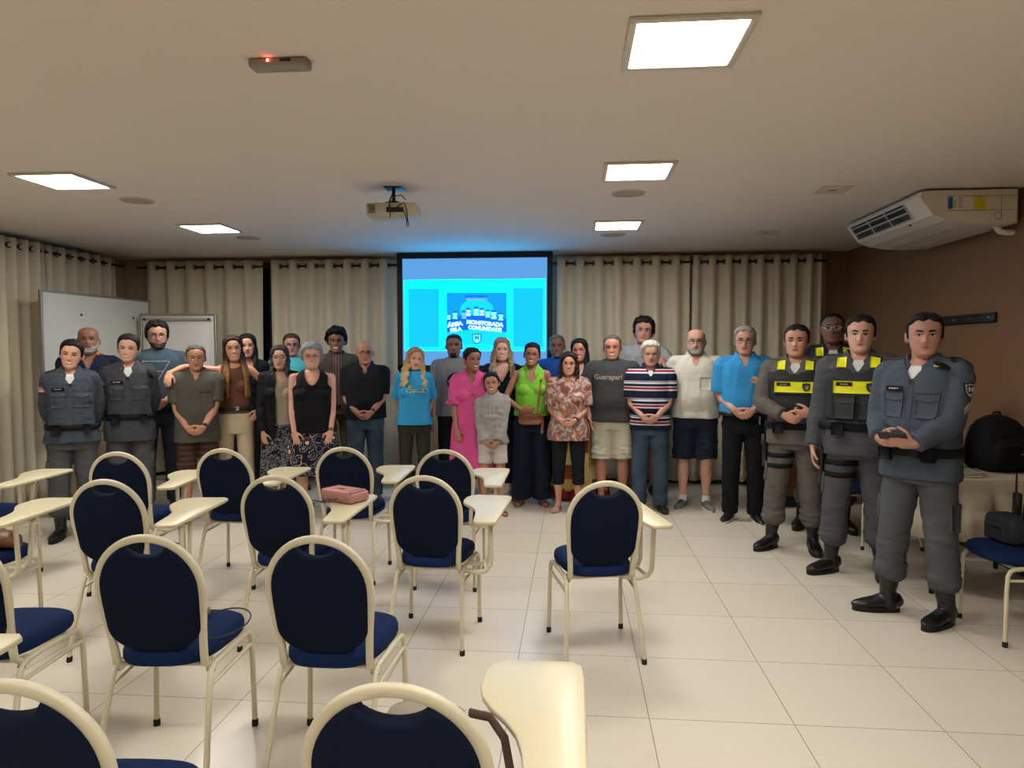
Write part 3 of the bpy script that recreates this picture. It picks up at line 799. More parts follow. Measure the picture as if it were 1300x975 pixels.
M_brownl = mat('brown leather', S3('6B3F26'), .45, bump=.2, bscale=100)
px, py = at_chair('N', .06, .30)
r = empty('handbag', (px, py, .497), R(15))
g = G(); an = np.linspace(0,2*PI,28,endpoint=False)
loft(g, [np.column_stack([np.full(28,x), np.cos(an)*.075*q, .045*q*.95+np.sin(an)*.045*q+.0]) for x, q in ((-.15,.3),(-.14,.8),(-.1,1),(0,1.1),(.08,1.0),(.12,.75),(.135,.3))]); link('body', g.mesh(), M_brownl, r)
g = G(); rbox(g, (-.03,-.01,.085), (.16,.11,.02), .009); link('flap', g.mesh(), M_brownl, r)
g = G(); tube(g, [(.1,-.03,.04),(.13,-.05,.03),(.14,-.03,.015),(.12,.0,.01)], .006, 8); link('key_ring', g.mesh(), M_chrome, r)
g = G(); tube(g, [(-.12,.02,.08),(-.08,.06,.13),(.0,.06,.13),(.05,.02,.08)], .006, 8); link('strap', g.mesh(), M_brownl, r)
tag(r, 'brown leather bag on the seat of the left edge chair', 'handbag')

px, py = at_chair('K', .0, .325)
r = empty('shoulder_bag', (px, py, .498), R(-8))
M_taupe = fabric('taupe canvas', '8C8170', .8)
g = G(); an = np.linspace(0,2*PI,32,endpoint=False); c_, s_ = np.cos(an), np.sin(an)
loft(g, [np.column_stack([c_*a, s_*b_, np.full(32,z)]) for z, a, b_ in ((0,.10,.08),(.03,.125,.10),(.10,.13,.10),(.16,.12,.085),(.20,.095,.06),(.21,.04,.03))]); link('body', g.mesh(), M_taupe, r)
g = G(); tube(g, [(-.10,-.02,.17),(-.05,-.065,.195),(.04,-.07,.195),(.10,-.03,.17)], .006, 8); link('zipper', g.mesh(), M_dark, r)
g = G(); rbox(g, (-.0,-.095,.135), (.035,.025,.055), .008, rot=rmat('X',30)); link('red_tag', g.mesh(), mat('red cloth', S3('8E1626'), .7), r)
g = G(); tube(g, [(.10,.02,.20),(.15,.02,.195),(.19,.0,.16),(.215,-.04,.10),(.215,-.08,.05),(.19,-.12,.02),(.15,-.12,.02),(.12,-.09,.05)], [(.004,.012)]*8, 8); link('strap', g.mesh(), fabric('brown webbing', '5A4A3E'), r)
tag(r, 'taupe canvas bag with a red tag on the nearest chair seat', 'bag')

px, py = at_chair('I', .09, .27)
r = empty('lanyard_strap', (px, py, .50), 0)
g = G(); pts = []
for a in np.linspace(0, 2*PI, 41)[:-1]: pts.append((.08+.095*math.cos(a), -.02+.12*math.sin(a), .020+.012*math.sin(a)))
tube(g, pts, .003, 8, closed=True); link('cord', g.mesh(), M_black, r)
g = G(); rbox(g, (-.06,.10,.018), (.045,.022,.03), .006); link('pouch', g.mesh(), M_taupe, r)
tag(r, 'thin dark strap loop lying on the seat of the near left chair', 'strap')

# pouch bag, radio and high-visibility vest on the right edge chair
px, py = at_chair('R', -.03, .20)
r = empty('pouch_bag', (2.425, 4.09, .499), R(95))
g = G(); rbox(g, (0,0,.075), (.24,.15,.15), .035, seg=3); link('body', g.mesh(), M_darkbag, r)
g = G(); rbox(g, (0,.075,.06), (.17,.035,.10), .015, seg=3); link('front_pocket', g.mesh(), M_darkbag, r)
g = G(); rbox(g, (0,.09,.085), (.12,.015,.012), .005); link('flap', g.mesh(), M_bag, r)
g = G(); tube(g, [(-.1,0,.14),(-.14,.02,.27),(-.17,.05,.36),(-.19,.03,.30)], [(.012,.003)]*4, 8); link('strap', g.mesh(), M_bag, r)
tag(r, 'dark grey pouch bag on the right edge chair', 'bag')
r = empty('two_way_radio', (2.52, 4.19, .499), R(80))
g = G(); rbox(g, (0,0,.19), (.055,.035,.13), .008); link('body', g.mesh(), M_black, r)
g = G(); tube(g, [(.018,0,.24),(.018,0,.36)], .006, 8); link('antenna', g.mesh(), M_black, r)
g = G(); rbox(g, (0,0,.065), (.05,.033,.13), .006); link('battery', g.mesh(), M_bag, r)
tag(r, 'black two-way radio standing beside the pouch bag', 'radio')
M_hv = mat('high visibility yellow', S3('C9D80E'), .6)
r = empty('safety_vest', (2.575, 3.955, .50), R(90))
g = G(); rbox(g, (0,0,.17), (.15,.07,.34), .03, seg=3); link('cloth', g.mesh(), M_hv, r)
g = G(); rbox(g, (0,.0,.20), (.158,.078,.03), .01); rbox(g, (0,.0,.09), (.158,.078,.03), .01); link('reflective_band', g.mesh(), M_bag, r)
tag(r, 'folded yellow high-visibility vest on the right edge chair', 'vest')
# brown lectern behind the officers
r = empty('lectern', (2.16, 7.35, 0))
M_wood = mat('lectern wood', S3('6A4228'), .45, bump=.1, bscale=20)
g = G(); rbox(g, (0,0,.52), (.50,.36,.86), .008); link('body', g.mesh(), M_wood, r)
g = G(); rbox(g, (0,0,.05), (.54,.40,.09), .006); link('base', g.mesh(), M_black, r)
g = G(); rbox(g, (0,-.01,.98), (.56,.44,.03), .006, rot=rmat('X',14)); link('top', g.mesh(), M_wood, r)
tag(r, 'brown wooden lectern on a black base, hidden behind the officers', 'lectern')

# ================================================================== PEOPLE
# head outline, half height 1 = .117 m; z -1 chin .. +1 crown; front is -Y
HZ = [-1.0,-.93,-.82,-.68,-.50,-.30,-.10,.10,.30,.50,.68,.82,.92,.98,1.0]
HW = [.012,.030,.044,.053,.061,.067,.071,.0735,.0755,.0755,.070,.059,.043,.022,.004]
HF = [.066,.083,.091,.090,.089,.088,.087,.090,.094,.091,.081,.065,.045,.022,.004]
HB = [-.040,-.020,.000,.020,.045,.070,.086,.095,.099,.098,.090,.075,.055,.028,.004]
def head_pt(z, a, off=0.0, jaw=1.0, feat=True, wide=1.0):
    """z array in -1..1, a angle (0 = person's +x, -pi/2 = front)"""
    z = np.asarray(z, float); a = np.asarray(a, float)
    w_ = np.interp(z, HZ, HW)*wide; f = np.interp(z, HZ, HF); b = np.interp(z, HZ, HB)
    low = np.clip(-z, 0, 1); w_ = w_*(1+(jaw-1)*low*1.2)
    c, s = np.cos(a), np.sin(a)
    e = .86
    x = np.sign(c)*np.abs(c)**e*w_
    mid = (b-f)/2; hl = (b+f)/2           # centre and half length front to back
    y = mid + np.sign(s)*np.abs(s)**e*hl
    zz = z*.117
    if feat:
        fr = np.clip(-s*1.6-.3, 0, 1)
        ga = lambda cx, cz, sx, sz: np.exp(-((np.abs(x)-cx)/sx)**2 - ((zz-cz)/sz)**2)
        d = np.zeros_like(x)
        nb = np.interp(zz, [-.046,-.040,-.030,-.012,.004,.016], [0,.012,.024,.014,.005,0])
        nw = np.interp(zz, [-.04,-.03,.0], [.015,.014,.008])
        d += nb*np.exp(-(x/nw)**2)
        d -= .0085*ga(.031, .004, .015, .010)
        d += .0045*ga(.028, .020, .022, .007)
        d += .0035*ga(.043, -.020, .016, .014)
        d += .005*np.exp(-(x/.022)**2-((zz+.058)/.010)**2)
        d -= .004*np.exp(-(x/.020)**2-((zz+.074)/.006)**2)
        d += .006*np.exp(-(x/.020)**2-((zz+.094)/.012)**2)
        y = y - d*fr
    n = np.stack([x, y-mid*.5, zz*1.0], -1); n /= (np.linalg.norm(n, axis=-1, keepdims=True)+1e-9)
    p = np.stack([x, y, zz], -1)
    if np.ndim(off) or off: p = p + n*(np.asarray(off)[..., None] if np.ndim(off) else off)
    return p
def head_rings(nz=46, na=56, offf=None, **k):
    zs = -np.cos(np.linspace(.06, PI-.05, nz)); an = np.linspace(-PI/2, 1.5*PI, na, endpoint=False)
    out = []
    for z in zs:
        zz = np.full(na, z); base = head_pt(zz, an, 0, **k)
        if offf is not None:
            o = offf(base, zz, an); base = head_pt(zz, an, o, **k)
        out.append(base)
    return out
def face_y(x, z, **k):          # front surface at head-local x, z (metres)
    zz = z/.117; an = -PI/2
    w_ = float(np.interp(zz, HZ, HW))*k.get('wide', 1)
    c = min(1, (abs(x)/w_))**(1/.86); a = -math.acos(c)
    return float(head_pt(np.array([zz]), np.array([a]), 0, **k)[0][1])
TZ = [.76,.86,.94,1.04,1.12,1.22,1.33,1.405,1.445,1.478,1.503,1.54]
TM = dict(w=[.150,.168,.170,.158,.154,.165,.180,.182,.166,.124,.086,.064], f=[.080,.100,.105,.105,.108,.115,.118,.108,.090,.070,.058,.050], b=[.105,.122,.118,.098,.092,.100,.108,.108,.098,.082,.070,.060])
TF = dict(w=[.160,.176,.172,.142,.132,.142,.156,.158,.142,.108,.076,.054], f=[.080,.098,.100,.095,.092,.098,.105,.092,.078,.060,.048,.044], b=[.110,.128,.120,.090,.082,.090,.096,.096,.088,.074,.062,.052])
def torso_at(P, z):
    T_ = TF if P['f'] else TM
    w_ = np.interp(z, TZ, T_['w']); f = np.interp(z, TZ, T_['f']); b = np.interp(z, TZ, T_['b'])
    gi = P['girth']; k = np.clip((1.46-z)/.12, 0, 1)
    gg = 1+(gi-1)*k; w_ = w_*gg; f = f*gg; b = b*(1+(gi-1)*.8*k)
    be = P['belly']*np.exp(-((z-1.09)/.125)**2); f = f+be; w_ = w_+.35*be
    if P['f']: pass
    return w_, f, b
def torso_rings(P, off, z0, z1, n=44, loose=0.0, nz=None, hem=0.0):
    nz = nz or max(3, int((z1-z0)/.02)); out = []
    an = np.linspace(0, 2*PI, n, endpoint=False); c, s = np.cos(an), np.sin(an); e = .80
    cw, cf, cb = torso_at(P, 1.30)
    for z in np.linspace(z0, z1, nz):
        w_, f, b = torso_at(P, z)
        if loose and z < 1.30:
            w_ = w_ + loose*max(0, cw-w_); f = f + loose*max(0, (cf+.005)-f); b = b+loose*max(0, cb-b)
            if P['belly'] and z < 1.09:
                fb = torso_at(P, 1.09)[1]; f = max(f, fb - (1-loose*.7)*(1.09-z)*.8)
        if P['f'] and P.get('bust', .0) and loose and z < 1.25: f = max(f, f + loose*.02)
        h = hem*np.clip((z0+.25-z)/.25, 0, 1)
        x = np.sign(c)*np.abs(c)**e*(w_+off+h); ff = f+off+h; bb = b+off+h
        y = np.where(s < 0, -np.abs(s)**e*ff, np.abs(s)**e*bb)
        out.append(np.column_stack([x, y, np.full(n, z)]))
    return out
def bust(g, P, off=0.0):
    if P['f'] and P['bust']:
        q = P['bust']
        for sx in (-1, 1): ell(g, (sx*.073*P['girth'], -.068*P['girth']-.012, 1.255), (.066*P['girth']+off, .055*q+.03+off, .062+off))
def ik(s, w_, l1, l2, pole):
    s = np.asarray(s, float); w_ = np.asarray(w_, float); d = np.linalg.norm(w_-s)
    if d > (l1+l2)*.995: k = d/((l1+l2)*.995); l1 *= k; l2 *= k
    u = (w_-s)/d; a = (l1*l1-l2*l2+d*d)/(2*d); h = math.sqrt(max(0, l1*l1-a*a))
    p = np.asarray(pole, float); p = norm(p - u*np.dot(p, u))
    return s+u*a+p*h
def hand(g, w_, f, t, side, curl=.35, k=1.0, thumb=.5, grip=None):
    """w_ wrist; f finger direction; t direction of the thumb side; curls toward palm normal"""
    w_ = np.asarray(w_, float); f = norm(f); t = norm(np.asarray(t, float)-f*np.dot(t, f)); n = np.cross(f, t)*side
    n = norm(n)          # palm normal
    tube(g, [w_-f*.01*k, w_+f*.02*k, w_+f*.05*k, w_+f*.082*k], [(.027*k,.019*k),(.034*k,.0175*k),(.040*k,.0165*k),(.036*k,.0125*k)], 14, side=t)
    L = [.072,.080,.074,.058]; o = [.0285,.0095,-.0095,-.0275]; st = [.080,.085,.082,.074]
    for i in range(4):
        b = w_ + f*st[i]*k + t*o[i]*k; dirn = norm(f + t*(o[i]*4.5)); seg = [.45,.30,.25]; p = [b - dirn*.012*k, b]; ang = 0
        for q, sg in enumerate(seg):
            ang += curl*(1.15 if q else .8)*(1+.06*i)
            dd = dirn*math.cos(ang) + n*math.sin(ang); p.append(p[-1]+dd*L[i]*sg*k)
        r_ = .0088*k if i < 3 else .0076*k
        tube(g, p, [r_*1.1, r_*1.08, r_, r_*.93, r_*.82], 10)
    b = w_+f*.022*k + t*.026*k
    d1 = norm(f*.65+t*.75+n*.25); d2 = norm(f*.85+t*.35+n*(.25+.5*thumb)); d3 = norm(f*.9+t*.05+n*(.3+.6*thumb))
    tube(g, [b-d1*.01*k, b+d1*.035*k, b+d1*.035*k+d2*.032*k, b+d1*.035*k+d2*.032*k+d3*.024*k], [.0135*k,.0115*k,.0100*k,.0085*k], 10)
def arm_pose(P):
    """returns for side -1 (image left) and +1: shoulder, elbow, wrist, finger dir, thumb dir, curl"""
    gi = P['girth']; sw = (.158 if P['f'] else .186)*(1+(gi-1)*.55); out = {}
    yb = -(torso_at(P, 1.0)[1]) - .055; yb2 = -(torso_at(P, 1.1)[1]) - .055
    for sd in (-1, 1):
        a = P['arms'] if isinstance(P['arms'], str) else P['arms'][0 if sd < 0 else 1]
        s = np.array([sd*sw, .0, 1.420]); kw = {}
        pole = (sd*.9, .55, -.3); curl = .35; th = (0,-1,.2)
        if isinstance(a, dict):
            w_ = np.array(a['w'], float); f = a['f']; th = a.get('t', (0,0,1)); curl = a.get('curl', .35); pole = a.get('pole', pole)
        elif a == 'clasp' or a == 'clasphigh':
            h = P.get('clasp_h', .93)+.01; yb_ = -(torso_at(P, h+.03)[1])-.055
            if sd < 0: w_ = np.array([-.085, yb_+.005, h+.045]); f = (.80, -.12, -.58); th = (.55,-.25,.75); curl = .5
            else: w_ = np.array([.070, yb_-.032, h+.05]); f = (-.78, .0, -.62); th = (-.6,-.25,.7); curl = .55
            pole = (sd*.55, .75, -.3)
        elif a == 'down': w_ = np.array([sd*(sw+.055*gi+.02), -.035, .865]); f = (sd*-.05, -.12, -1); th = (0,-1,0); curl = .28; pole = (sd*.3, 1, 0)
        elif a == 'back': w_ = np.array([sd*.11, .17, .93]); f = (-sd*.8, .1, -.5); th = (0,0,1); curl = .4; pole = (sd*1, .2, 0)
        elif a == 'thigh': w_ = np.array([sd*(sw-.005), -.125-P['belly']*.5, .90]); f = (-sd*.22, -.25, -.95); th = (-sd*.9, -.3, 0); curl = .22; pole = (sd*.6, .8, 0)
        elif a == 'pocket': w_ = np.array([sd*(sw+.02), -.07, .93]); f = (-sd*.3, -.1, -1); th = (-sd*.6, -.8, .0); curl = .3; pole = (sd*1, .5, 0)
        e = ik(s, w_, .285, .255, pole); out[sd] = (s, e, w_, f, th, curl)
    return out
def arm_pts(s, e, w_, t0, t1, n=9):
    """sample the arm, t 0..1 upper, 1..2 forearm"""
    ts = np.linspace(t0, t1, n); out = []
    for t in ts:
        if t < .88: p = s+(e-s)*t
        elif t > 1.12: p = e+(w_-e)*(t-1)
        else:
            q = (t-.88)/.24; a = s+(e-s)*.88; b = e+(w_-e)*.12; p = (1-q)**2*a+2*q*(1-q)*e+q*q*b
        out.append(p)
    return ts, out
def xf_head(P, v):
    """head-local to person-local"""
    k = P['hk']; y_, p_, r_ = P['head']
    M = Matrix.Rotation(R(y_), 3, 'Z') @ Matrix.Rotation(R(p_), 3, 'X') @ Matrix.Rotation(R(r_), 3, 'Y')
    M = np.array(M); c = np.array([0, .012, 1.545])    # pivot
    return (np.asarray(v)*k*np.array([1,1,1.0]) + np.array([0,-.012,.084]))@M.T + c + np.array(P['lean'])
def lerp(a, b, t): return a+(b-a)*t
SKIN = {}
def skin_mat(hexc):
    if hexc in SKIN: return SKIN[hexc]
    m, nt, b, tc = nodes('skin', .5)
    c = S3(hexc); gq = sum(c)/3; c = tuple((q*.86+gq*.14)*1.06 for q in c)
    n = nt.nodes.new('ShaderNodeTexNoise'); n.inputs['Scale'].default_value = 14; nt.links.new(tc.outputs['Object'], n.inputs['Vector'])
    r = ramp(nt, [(.3, tuple(q*.90 for q in c)), (.7, tuple(min(1, q*1.08) for q in c))]); nt.links.new(n.outputs['Fac'], r.inputs[0])
    nt.links.new(r.outputs[0], b.inputs['Base Color']); b.inputs['Subsurface Weight'].default_value = .08; b.inputs['Subsurface Radius'].default_value = (.01,.004,.002)
    b.inputs['Specular IOR Level'].default_value = .35
    SKIN[hexc] = m; return m
def hair_mat(hexc, tip=None):
    key = 'hair '+hexc+(tip or '')
    if key in MATS: return MATS[key]
    m, nt, b, tc = nodes(key, .6); b.inputs['Specular IOR Level'].default_value = .22
    mp = nt.nodes.new('ShaderNodeMapping'); mp.inputs['Scale'].default_value = (1,1,.12); nt.links.new(tc.outputs['Object'], mp.inputs[0])
    n = nt.nodes.new('ShaderNodeTexNoise'); n.inputs['Scale'].default_value = 170; n.inputs['Detail'].default_value = 3; nt.links.new(mp.outputs[0], n.inputs['Vector'])
    c = S3(hexc); r = ramp(nt, [(.3, tuple(q*.55 for q in c)), (.7, tuple(min(1,q*1.1) for q in c))]); nt.links.new(n.outputs['Fac'], r.inputs[0])
    src = r.outputs[0]
    if tip:
        sp = nt.nodes.new('ShaderNodeSeparateXYZ'); nt.links.new(tc.outputs['Object'], sp.inputs[0])
        mr = nt.nodes.new('ShaderNodeMapRange'); mr.inputs[1].default_value = 1.52; mr.inputs[2].default_value = 1.30; nt.links.new(sp.outputs[2], mr.inputs[0])
        mx = nt.nodes.new('ShaderNodeMix'); mx.data_type = 'RGBA'; nt.links.new(mr.outputs[0], mx.inputs[0]); nt.links.new(src, mx.inputs[6]); mx.inputs[7].default_value = (*S3(tip), 1); src = mx.outputs[2]
    nt.links.new(src, b.inputs['Base Color'])
    bp = nt.nodes.new('ShaderNodeBump'); bp.inputs['Strength'].default_value = .6; bp.inputs['Distance'].default_value = .006
    nt.links.new(n.outputs['Fac'], bp.inputs['Height']); nt.links.new(bp.outputs[0], b.inputs['Normal'])
    MATS[key] = m; return m
M_lip = mat('lips', S3('8E4A42'), .4); M_lipr = mat('painted lips', S3('9E2F34'), .35); M_teeth = mat('teeth', S3('E6DFD2'), .3)
M_eye = mat('eye white', S3('CFC8BE'), .25); M_iris = mat('iris', S3('1F130C'), .15); M_lash = mat('lash', S3('17100C'), .6)

def body(P):
    g = G(); sh = 0.0
    A = arm_pose(P); P['A'] = A
    inset = -.012
    # torso with neck, slightly inside the clothes
    loft(g, torso_rings(P, inset, .80, 1.49))
    bust(g, P, inset)
    nr = .060 if not P['f'] else .047
    nr *= (1+(P['girth']-1)*.5)
    hb = xf_head(P, np.array([[0, .03, -.06]]))[0]
    tube(g, [(0,.015,1.40), (0,.012,1.47), lerp(np.array([0,.012,1.47]), hb, .5), hb], [(nr*1.35, nr*1.2), (nr*1.08,nr), (nr,nr), (nr*.98, nr*.98)], 20)
    # trapezius slope
    sw = A[1][0][0]
    for sd in (-1, 1): tube(g, [(0, .015, 1.488), (sd*sw*.55, .01, 1.450), (sd*sw*.93, 0, 1.424)], [.040, .036, .040], 12)
    # arms
    th = P.get('thick', 1.0)*(.82 if P['f'] else 1.0)*(1+(P['girth']-1)*.8)
    for sd in (-1, 1):
        s, e, w_, f, t, cu = A[sd]
        ts, pts = arm_pts(s, e, w_, 0, 2, 17)
        rad = np.interp(ts, [0,.3,.7,.95,1.05,1.25,1.6,2.0], [.050,.046,.041,.036,.036,.040,.032,.0245])*th
        rad = np.maximum(rad, np.interp(ts, [0,2], [.03,.022]))
        tube(g, pts, list(rad), 14)
        hk = (.88 if P['f'] else 1.0)*P.get('handk', 1.0)
        hand(g, w_, f, t, sd*(1), curl=cu, k=hk)
    # legs
    lr = (1+(P['girth']-1)*.7)
    for sd in (-1, 1):
        h, k, a = leg_pts(P, sd)
        calf = lerp(k, a, .33)+np.array([0,.012,0])
        tube(g, [h, lerp(h,k,.5), k+np.array([0,0,.03]), k-np.array([0,0,.05]), calf, lerp(k,a,.75), a], [.078*lr,.068*lr,.053*lr,.048*lr,.052*lr,.036,.031], 16)
        if P.get('bare_feet', True):
            fd = foot_dir(P, sd); x = np.array([-fd[1], fd[0], 0])
            tube(g, [a+np.array([0,0,.0])-fd*.01, a-np.array([0,0,.035])+fd*.03, np.array([a[0],a[1],.028])+fd*.09, np.array([a[0],a[1],.020])+fd*.155], [(.028,.034),(.030,.032),(.034,.022),(.034,.014)], 12, side=x)
            tube(g, [np.array([a[0],a[1],.03])-fd*.035, np.array([a[0],a[1],.03])+fd*.03], [.028,.028], 12)
    # head and ears
    hv = []
    hr = head_rings(jaw=P['jaw'], wide=P['hw'])
    loft(g, [xf_head(P, q) for q in hr])
    for sd in (-1, 1):
        gg = G(); ell(gg, (0,0,0), (.010,.019,.031), nu=14, nv=10)
        v = gg.v[0]@rmat('Z', sd*-22).T@rmat('X', 8).T + np.array([sd*(.0755*P['hw']+.004), .012, -.008])
        g.add(xf_head(P, v), gg.f)
    me = remesh(g, P['vox'], 2)
    me2 = me
    # face: eyes, lids, lips joined to the body mesh
    k = dict(jaw=P['jaw'], wide=P['hw'])
    g = G()
    def add(gg, mi):
        for v in gg.v: v[:] = xf_head(P, v)
        for i, v in enumerate(gg.v): pass
        n0 = 0
        g.add(np.concatenate(gg.v), gg.f, mi)
    bk = .8 if P['f'] else 1.25
    for sd in (-1, 1):
        cx, cz = sd*.0305, .004; fy = face_y(cx, cz, **k)
        gg = G(); ell(gg, (cx, fy+.0045, cz), (.0135,.0085,.0062 if not P['smile'] else .0052), nu=14, nv=8); add(gg, 1)
        gg = G(); ell(gg, (cx+P['gaze']*.003, fy-.0022, cz-.0003), (.0066,.0034,.0062 if not P['smile'] else .0052), nu=10, nv=6); add(gg, 2)
        gg = G(); tube(gg, [(cx+sd*q*.0145, face_y(cx+sd*q*.0145, cz+.004, **k)-.0018-.0012*(1-q*q), cz+.0062-.0042*q*q) for q in (-1,-.5,0,.5,1)], (.0030 if P['f'] else .0023), 6); add(gg, 3)
        gg = G(); tube(gg, [(cx+sd*q*.017, face_y(cx+sd*q*.017, cz+.020, **k)-.0008, cz+.0195+.0035*(1-(q-.2)**2)) for q in (-1,-.5,0,.5,1)], [(.0015,.0034*bk),(.0018,.0038*bk),(.0018,.0036*bk),(.0016,.003*bk),(.001,.002)], 8, side=(0,1,0)); add(gg, 4)
    mz = -.058; mw = .026 if P['smile'] else .021; up = .0065 if P['smile'] else .0005
    def mouth(q, dz): return (q*mw, face_y(q*mw, mz+dz, **k), mz+dz+up*q*q)
    op = .0048 if P['smile'] == 2 else (.002 if P['smile'] else .0)
    if P['smile'] == 2:
        gg = G(); tube(gg, [np.array(mouth(q, -.001))+np.array([0,-.0012,0]) for q in (-.85,-.4,0,.4,.85)], [(.0012,.002),(.002,.0048),(.002,.0054),(.002,.0048),(.0012,.002)], 8, side=(0,1,0)); add(gg, 5)
    for dz, rr_ in ((.0028+op, .0028), (-.0032-op, .0034)):
        gg = G(); tube(gg, [np.array(mouth(q, dz*(1-q*q)))+np.array([0,-.0012,0]) for q in (-1,-.5,0,.5,1)], [.0012, rr_*.9, rr_, rr_*.9, .0012], 8); add(gg, 6)
    append_mesh(me, g, 0)
    sc_ = P['S']; v = co_of(me)*sc_; set_co(me, v)
    o = link('body', me, [skin_mat(P['skin']), M_eye, M_iris, M_lash, hair_mat(P['brow']), M_teeth, M_lipr if P.get('lipstick') else M_lip], P['root'])
    return o
def foot_dir(P, sd):
    a = R(P['toe'][0 if sd < 0 else 1]); return np.array([sd*math.sin(a), -math.cos(a), 0.])
def leg_pts(P, sd):
    i = 0 if sd < 0 else 1; fx, fy = P['feet'][i]
    h = np.array([sd*.088*(1+(P['girth']-1)*.5), .0, .86]); a = np.array([fx, fy+.02, .085])
    k = lerp(h, a, .50)+np.array([sd*.005, -.018, .02]); return h, k, a
def fin(me, P, name, mats, smooth=True):
    v = co_of(me)*P['S']; set_co(me, v); return link(name, me, mats, P['root'], smooth)
def wrinkle(me, amp, scale, seed, mask=None):
    v = co_of(me); n = no_of(me); d = fnoise(v, scale, seed)*amp
    if mask is not None: d = d*mask(v)
    set_co(me, v+n*d[:,None])
def hair_short(P, thick=.010, line=.66, temple=.33, side=-.18, nape=-.50, curl=0., name='hair', matl=None, bald=0, top=0., seed=0, part=0, wv=1.):
    rs = seed
    def off(p, z, a):
        y = p[:,1]; x = p[:,0]
        zh = np.interp(y, [-.10,-.075,-.055,-.03,-.012,.015,.04,.10], [line+.03,line-.03,lerp(line,temple,.55),temple,side,side-.02,nape+.08,nape])
        zh = zh + .05*wv*np.sin(x*120+rs)*(y < -.05)
        m = np.clip((z-zh)/.10, 0, 1); m = m*m*(3-2*m)
        if bald:
            tz = np.clip((z-bald)/.15, 0, 1); m = m*(1-tz)
        t = thick*(1+top*np.clip(z-.3, 0, 1))*(1 if wv else .45+.55*np.clip((z-zh)/.35, 0, 1))
        o = -.006 + m*(t+.006)
        if curl:
            q = p*1.0; nn = fnoise(q, (70,70,70), rs+3, 4); o = o + m*curl*nn
        else:
            nn = fnoise(p, (120,25,25), rs+5, 3); o = o + m*.0018*nn
        return o
    g = G(); rg = head_rings(60, 84, off, feat=False, wide=P['hw']); loft(g, [xf_head(P, q) for q in rg])
    me = g.mesh(); v = co_of(me)*P['S']; set_co(me, v)
    return link(name, me, matl or hair_mat(P['hair']), P['root'])
def hair_long(P, zend=-.30, width=.095, front=True, curl=0., wave=.006, n=15, thick=.017, tip=None, flare=.0, cap=.014, parting=0., back_only=False, line=.66, seed=0, vox=.0065):
    """cap plus falling locks. zend: head-local end height in metres"""
    g = G(); rs = np.random.RandomState(seed+7)
    def off(p, z, a):
        y = p[:,1]; x = p[:,0]
        zh = np.interp(y, [-.10,-.078,-.05,-.02,.01,.10], [line,line-.02,.34,-.1,-.5,-.7])
        zh = zh - .25*np.exp(-((np.abs(x)-.06)/.02)**2)*(y < -.03)
        m = np.clip((z-zh)/.12, 0, 1); m = m*m*(3-2*m)
        o = -.006+m*(cap+.006)
        if curl: o = o+m*.004*fnoise(p, (60,60,60), seed, 4)
        return o
    loft(g, [xf_head(P, q) for q in head_rings(50, 64, off, feat=False, wide=P['hw'])])
    angs = np.linspace(R(-38), R(218), n)       # from the right temple round the back to the left
    for i, a in enumerate(angs):
        c, s = math.cos(a), math.sin(a)
        ze = zend*(1+rs.uniform(-.10, .06)); pts = []; rad = []
        m = 12
        for j in range(m):
            t = j/(m-1); z = .075 + (ze-.075)*t
            rx = (.060+.018*min(1, t*4)+flare*t); ry = (.070+.022*min(1, t*4)+flare*.4*t)
            if s < -.3: ry *= .85
            x = c*rx; y = .015+s*ry
            below = max(0, (-.10-z)/.1)
            y += (-.030*min(1, below) if s < .1 else -.0*below)      # locks in front lie on the chest
            if s < .1: y -= .05*min(1.2, max(0, below-.3)); x *= 1+.10*min(1, below)
            ph = rs.uniform(0, 6) if j == 0 else ph
            if curl: x += curl*math.sin(t*26+ph)*t**.5; y += curl*math.cos(t*26+ph)*t**.5
            else: x += wave*math.sin(t*9+ph)*t; y += wave*math.cos(t*8+ph)*t
            pts.append((x, y, z)); rad.append(thick*(.75+.5*math.sin(min(1,t*1.3)*PI*.8))*(1.0 if t < .85 else (1.6-t)/.75*.8))
        pp = xf_head(P, np.array(pts)); 
        tube(g, list(pp), rad, 9)
    me = remesh(g, vox, 1)
    if curl: wrinkle(me, .004, (60,60,60), seed)
    else: wrinkle(me, .0016, (130,130,14), seed)
    return fin(me, P, 'hair', hair_mat(P['hair'], tip))
def bun(P, c=(0,.115,.02), r=.035):
    g = G(); ell(g, (0,0,0), (r*1.1,r*.8,r), nu=18, nv=12); g.v = [xf_head(P, g.v[0]+np.array(c))]
    g.v[0] *= P['S']; return link('hair_bun', g.mesh(), hair_mat(P['hair']), P['root'])
def beard(P, hexc, thick=.006, lo=-1.0, hi=-.28, goatee=False, seed=0):
    def off(p, z, a):
        x, y = np.abs(p[:,0]), p[:,1]
        jawl = np.interp(y, [-.10,-.07,-.04,-.01,.0], [-.40,-.42,-.30,.02,.1])
        m = np.clip((jawl-z)/.10, 0, 1)*np.clip((.012-y)/.012, 0, 1)
        lip = (np.abs((z*.117+.058)) < .008) & (x < .024) ; m = np.where(lip, 0, m)
        mous = (z*.117 > -.051) & (z*.117 < -.041) & (x < .028) & (y < -.05); m = np.where(mous, 1, m)
        if goatee: m = m*np.clip((.034-x)/.008, 0, 1)
        return -.005+m*(thick+.005+.0012*fnoise(p, (150,150,150), seed, 3))
    g = G(); rg = head_rings(64, 84, off, feat=True, jaw=P['jaw'], wide=P['hw']); loft(g, [xf_head(P, q) for q in rg])
    me = g.mesh(); set_co(me, co_of(me)*P['S']); return link('beard', me, hair_mat(hexc), P['root'])
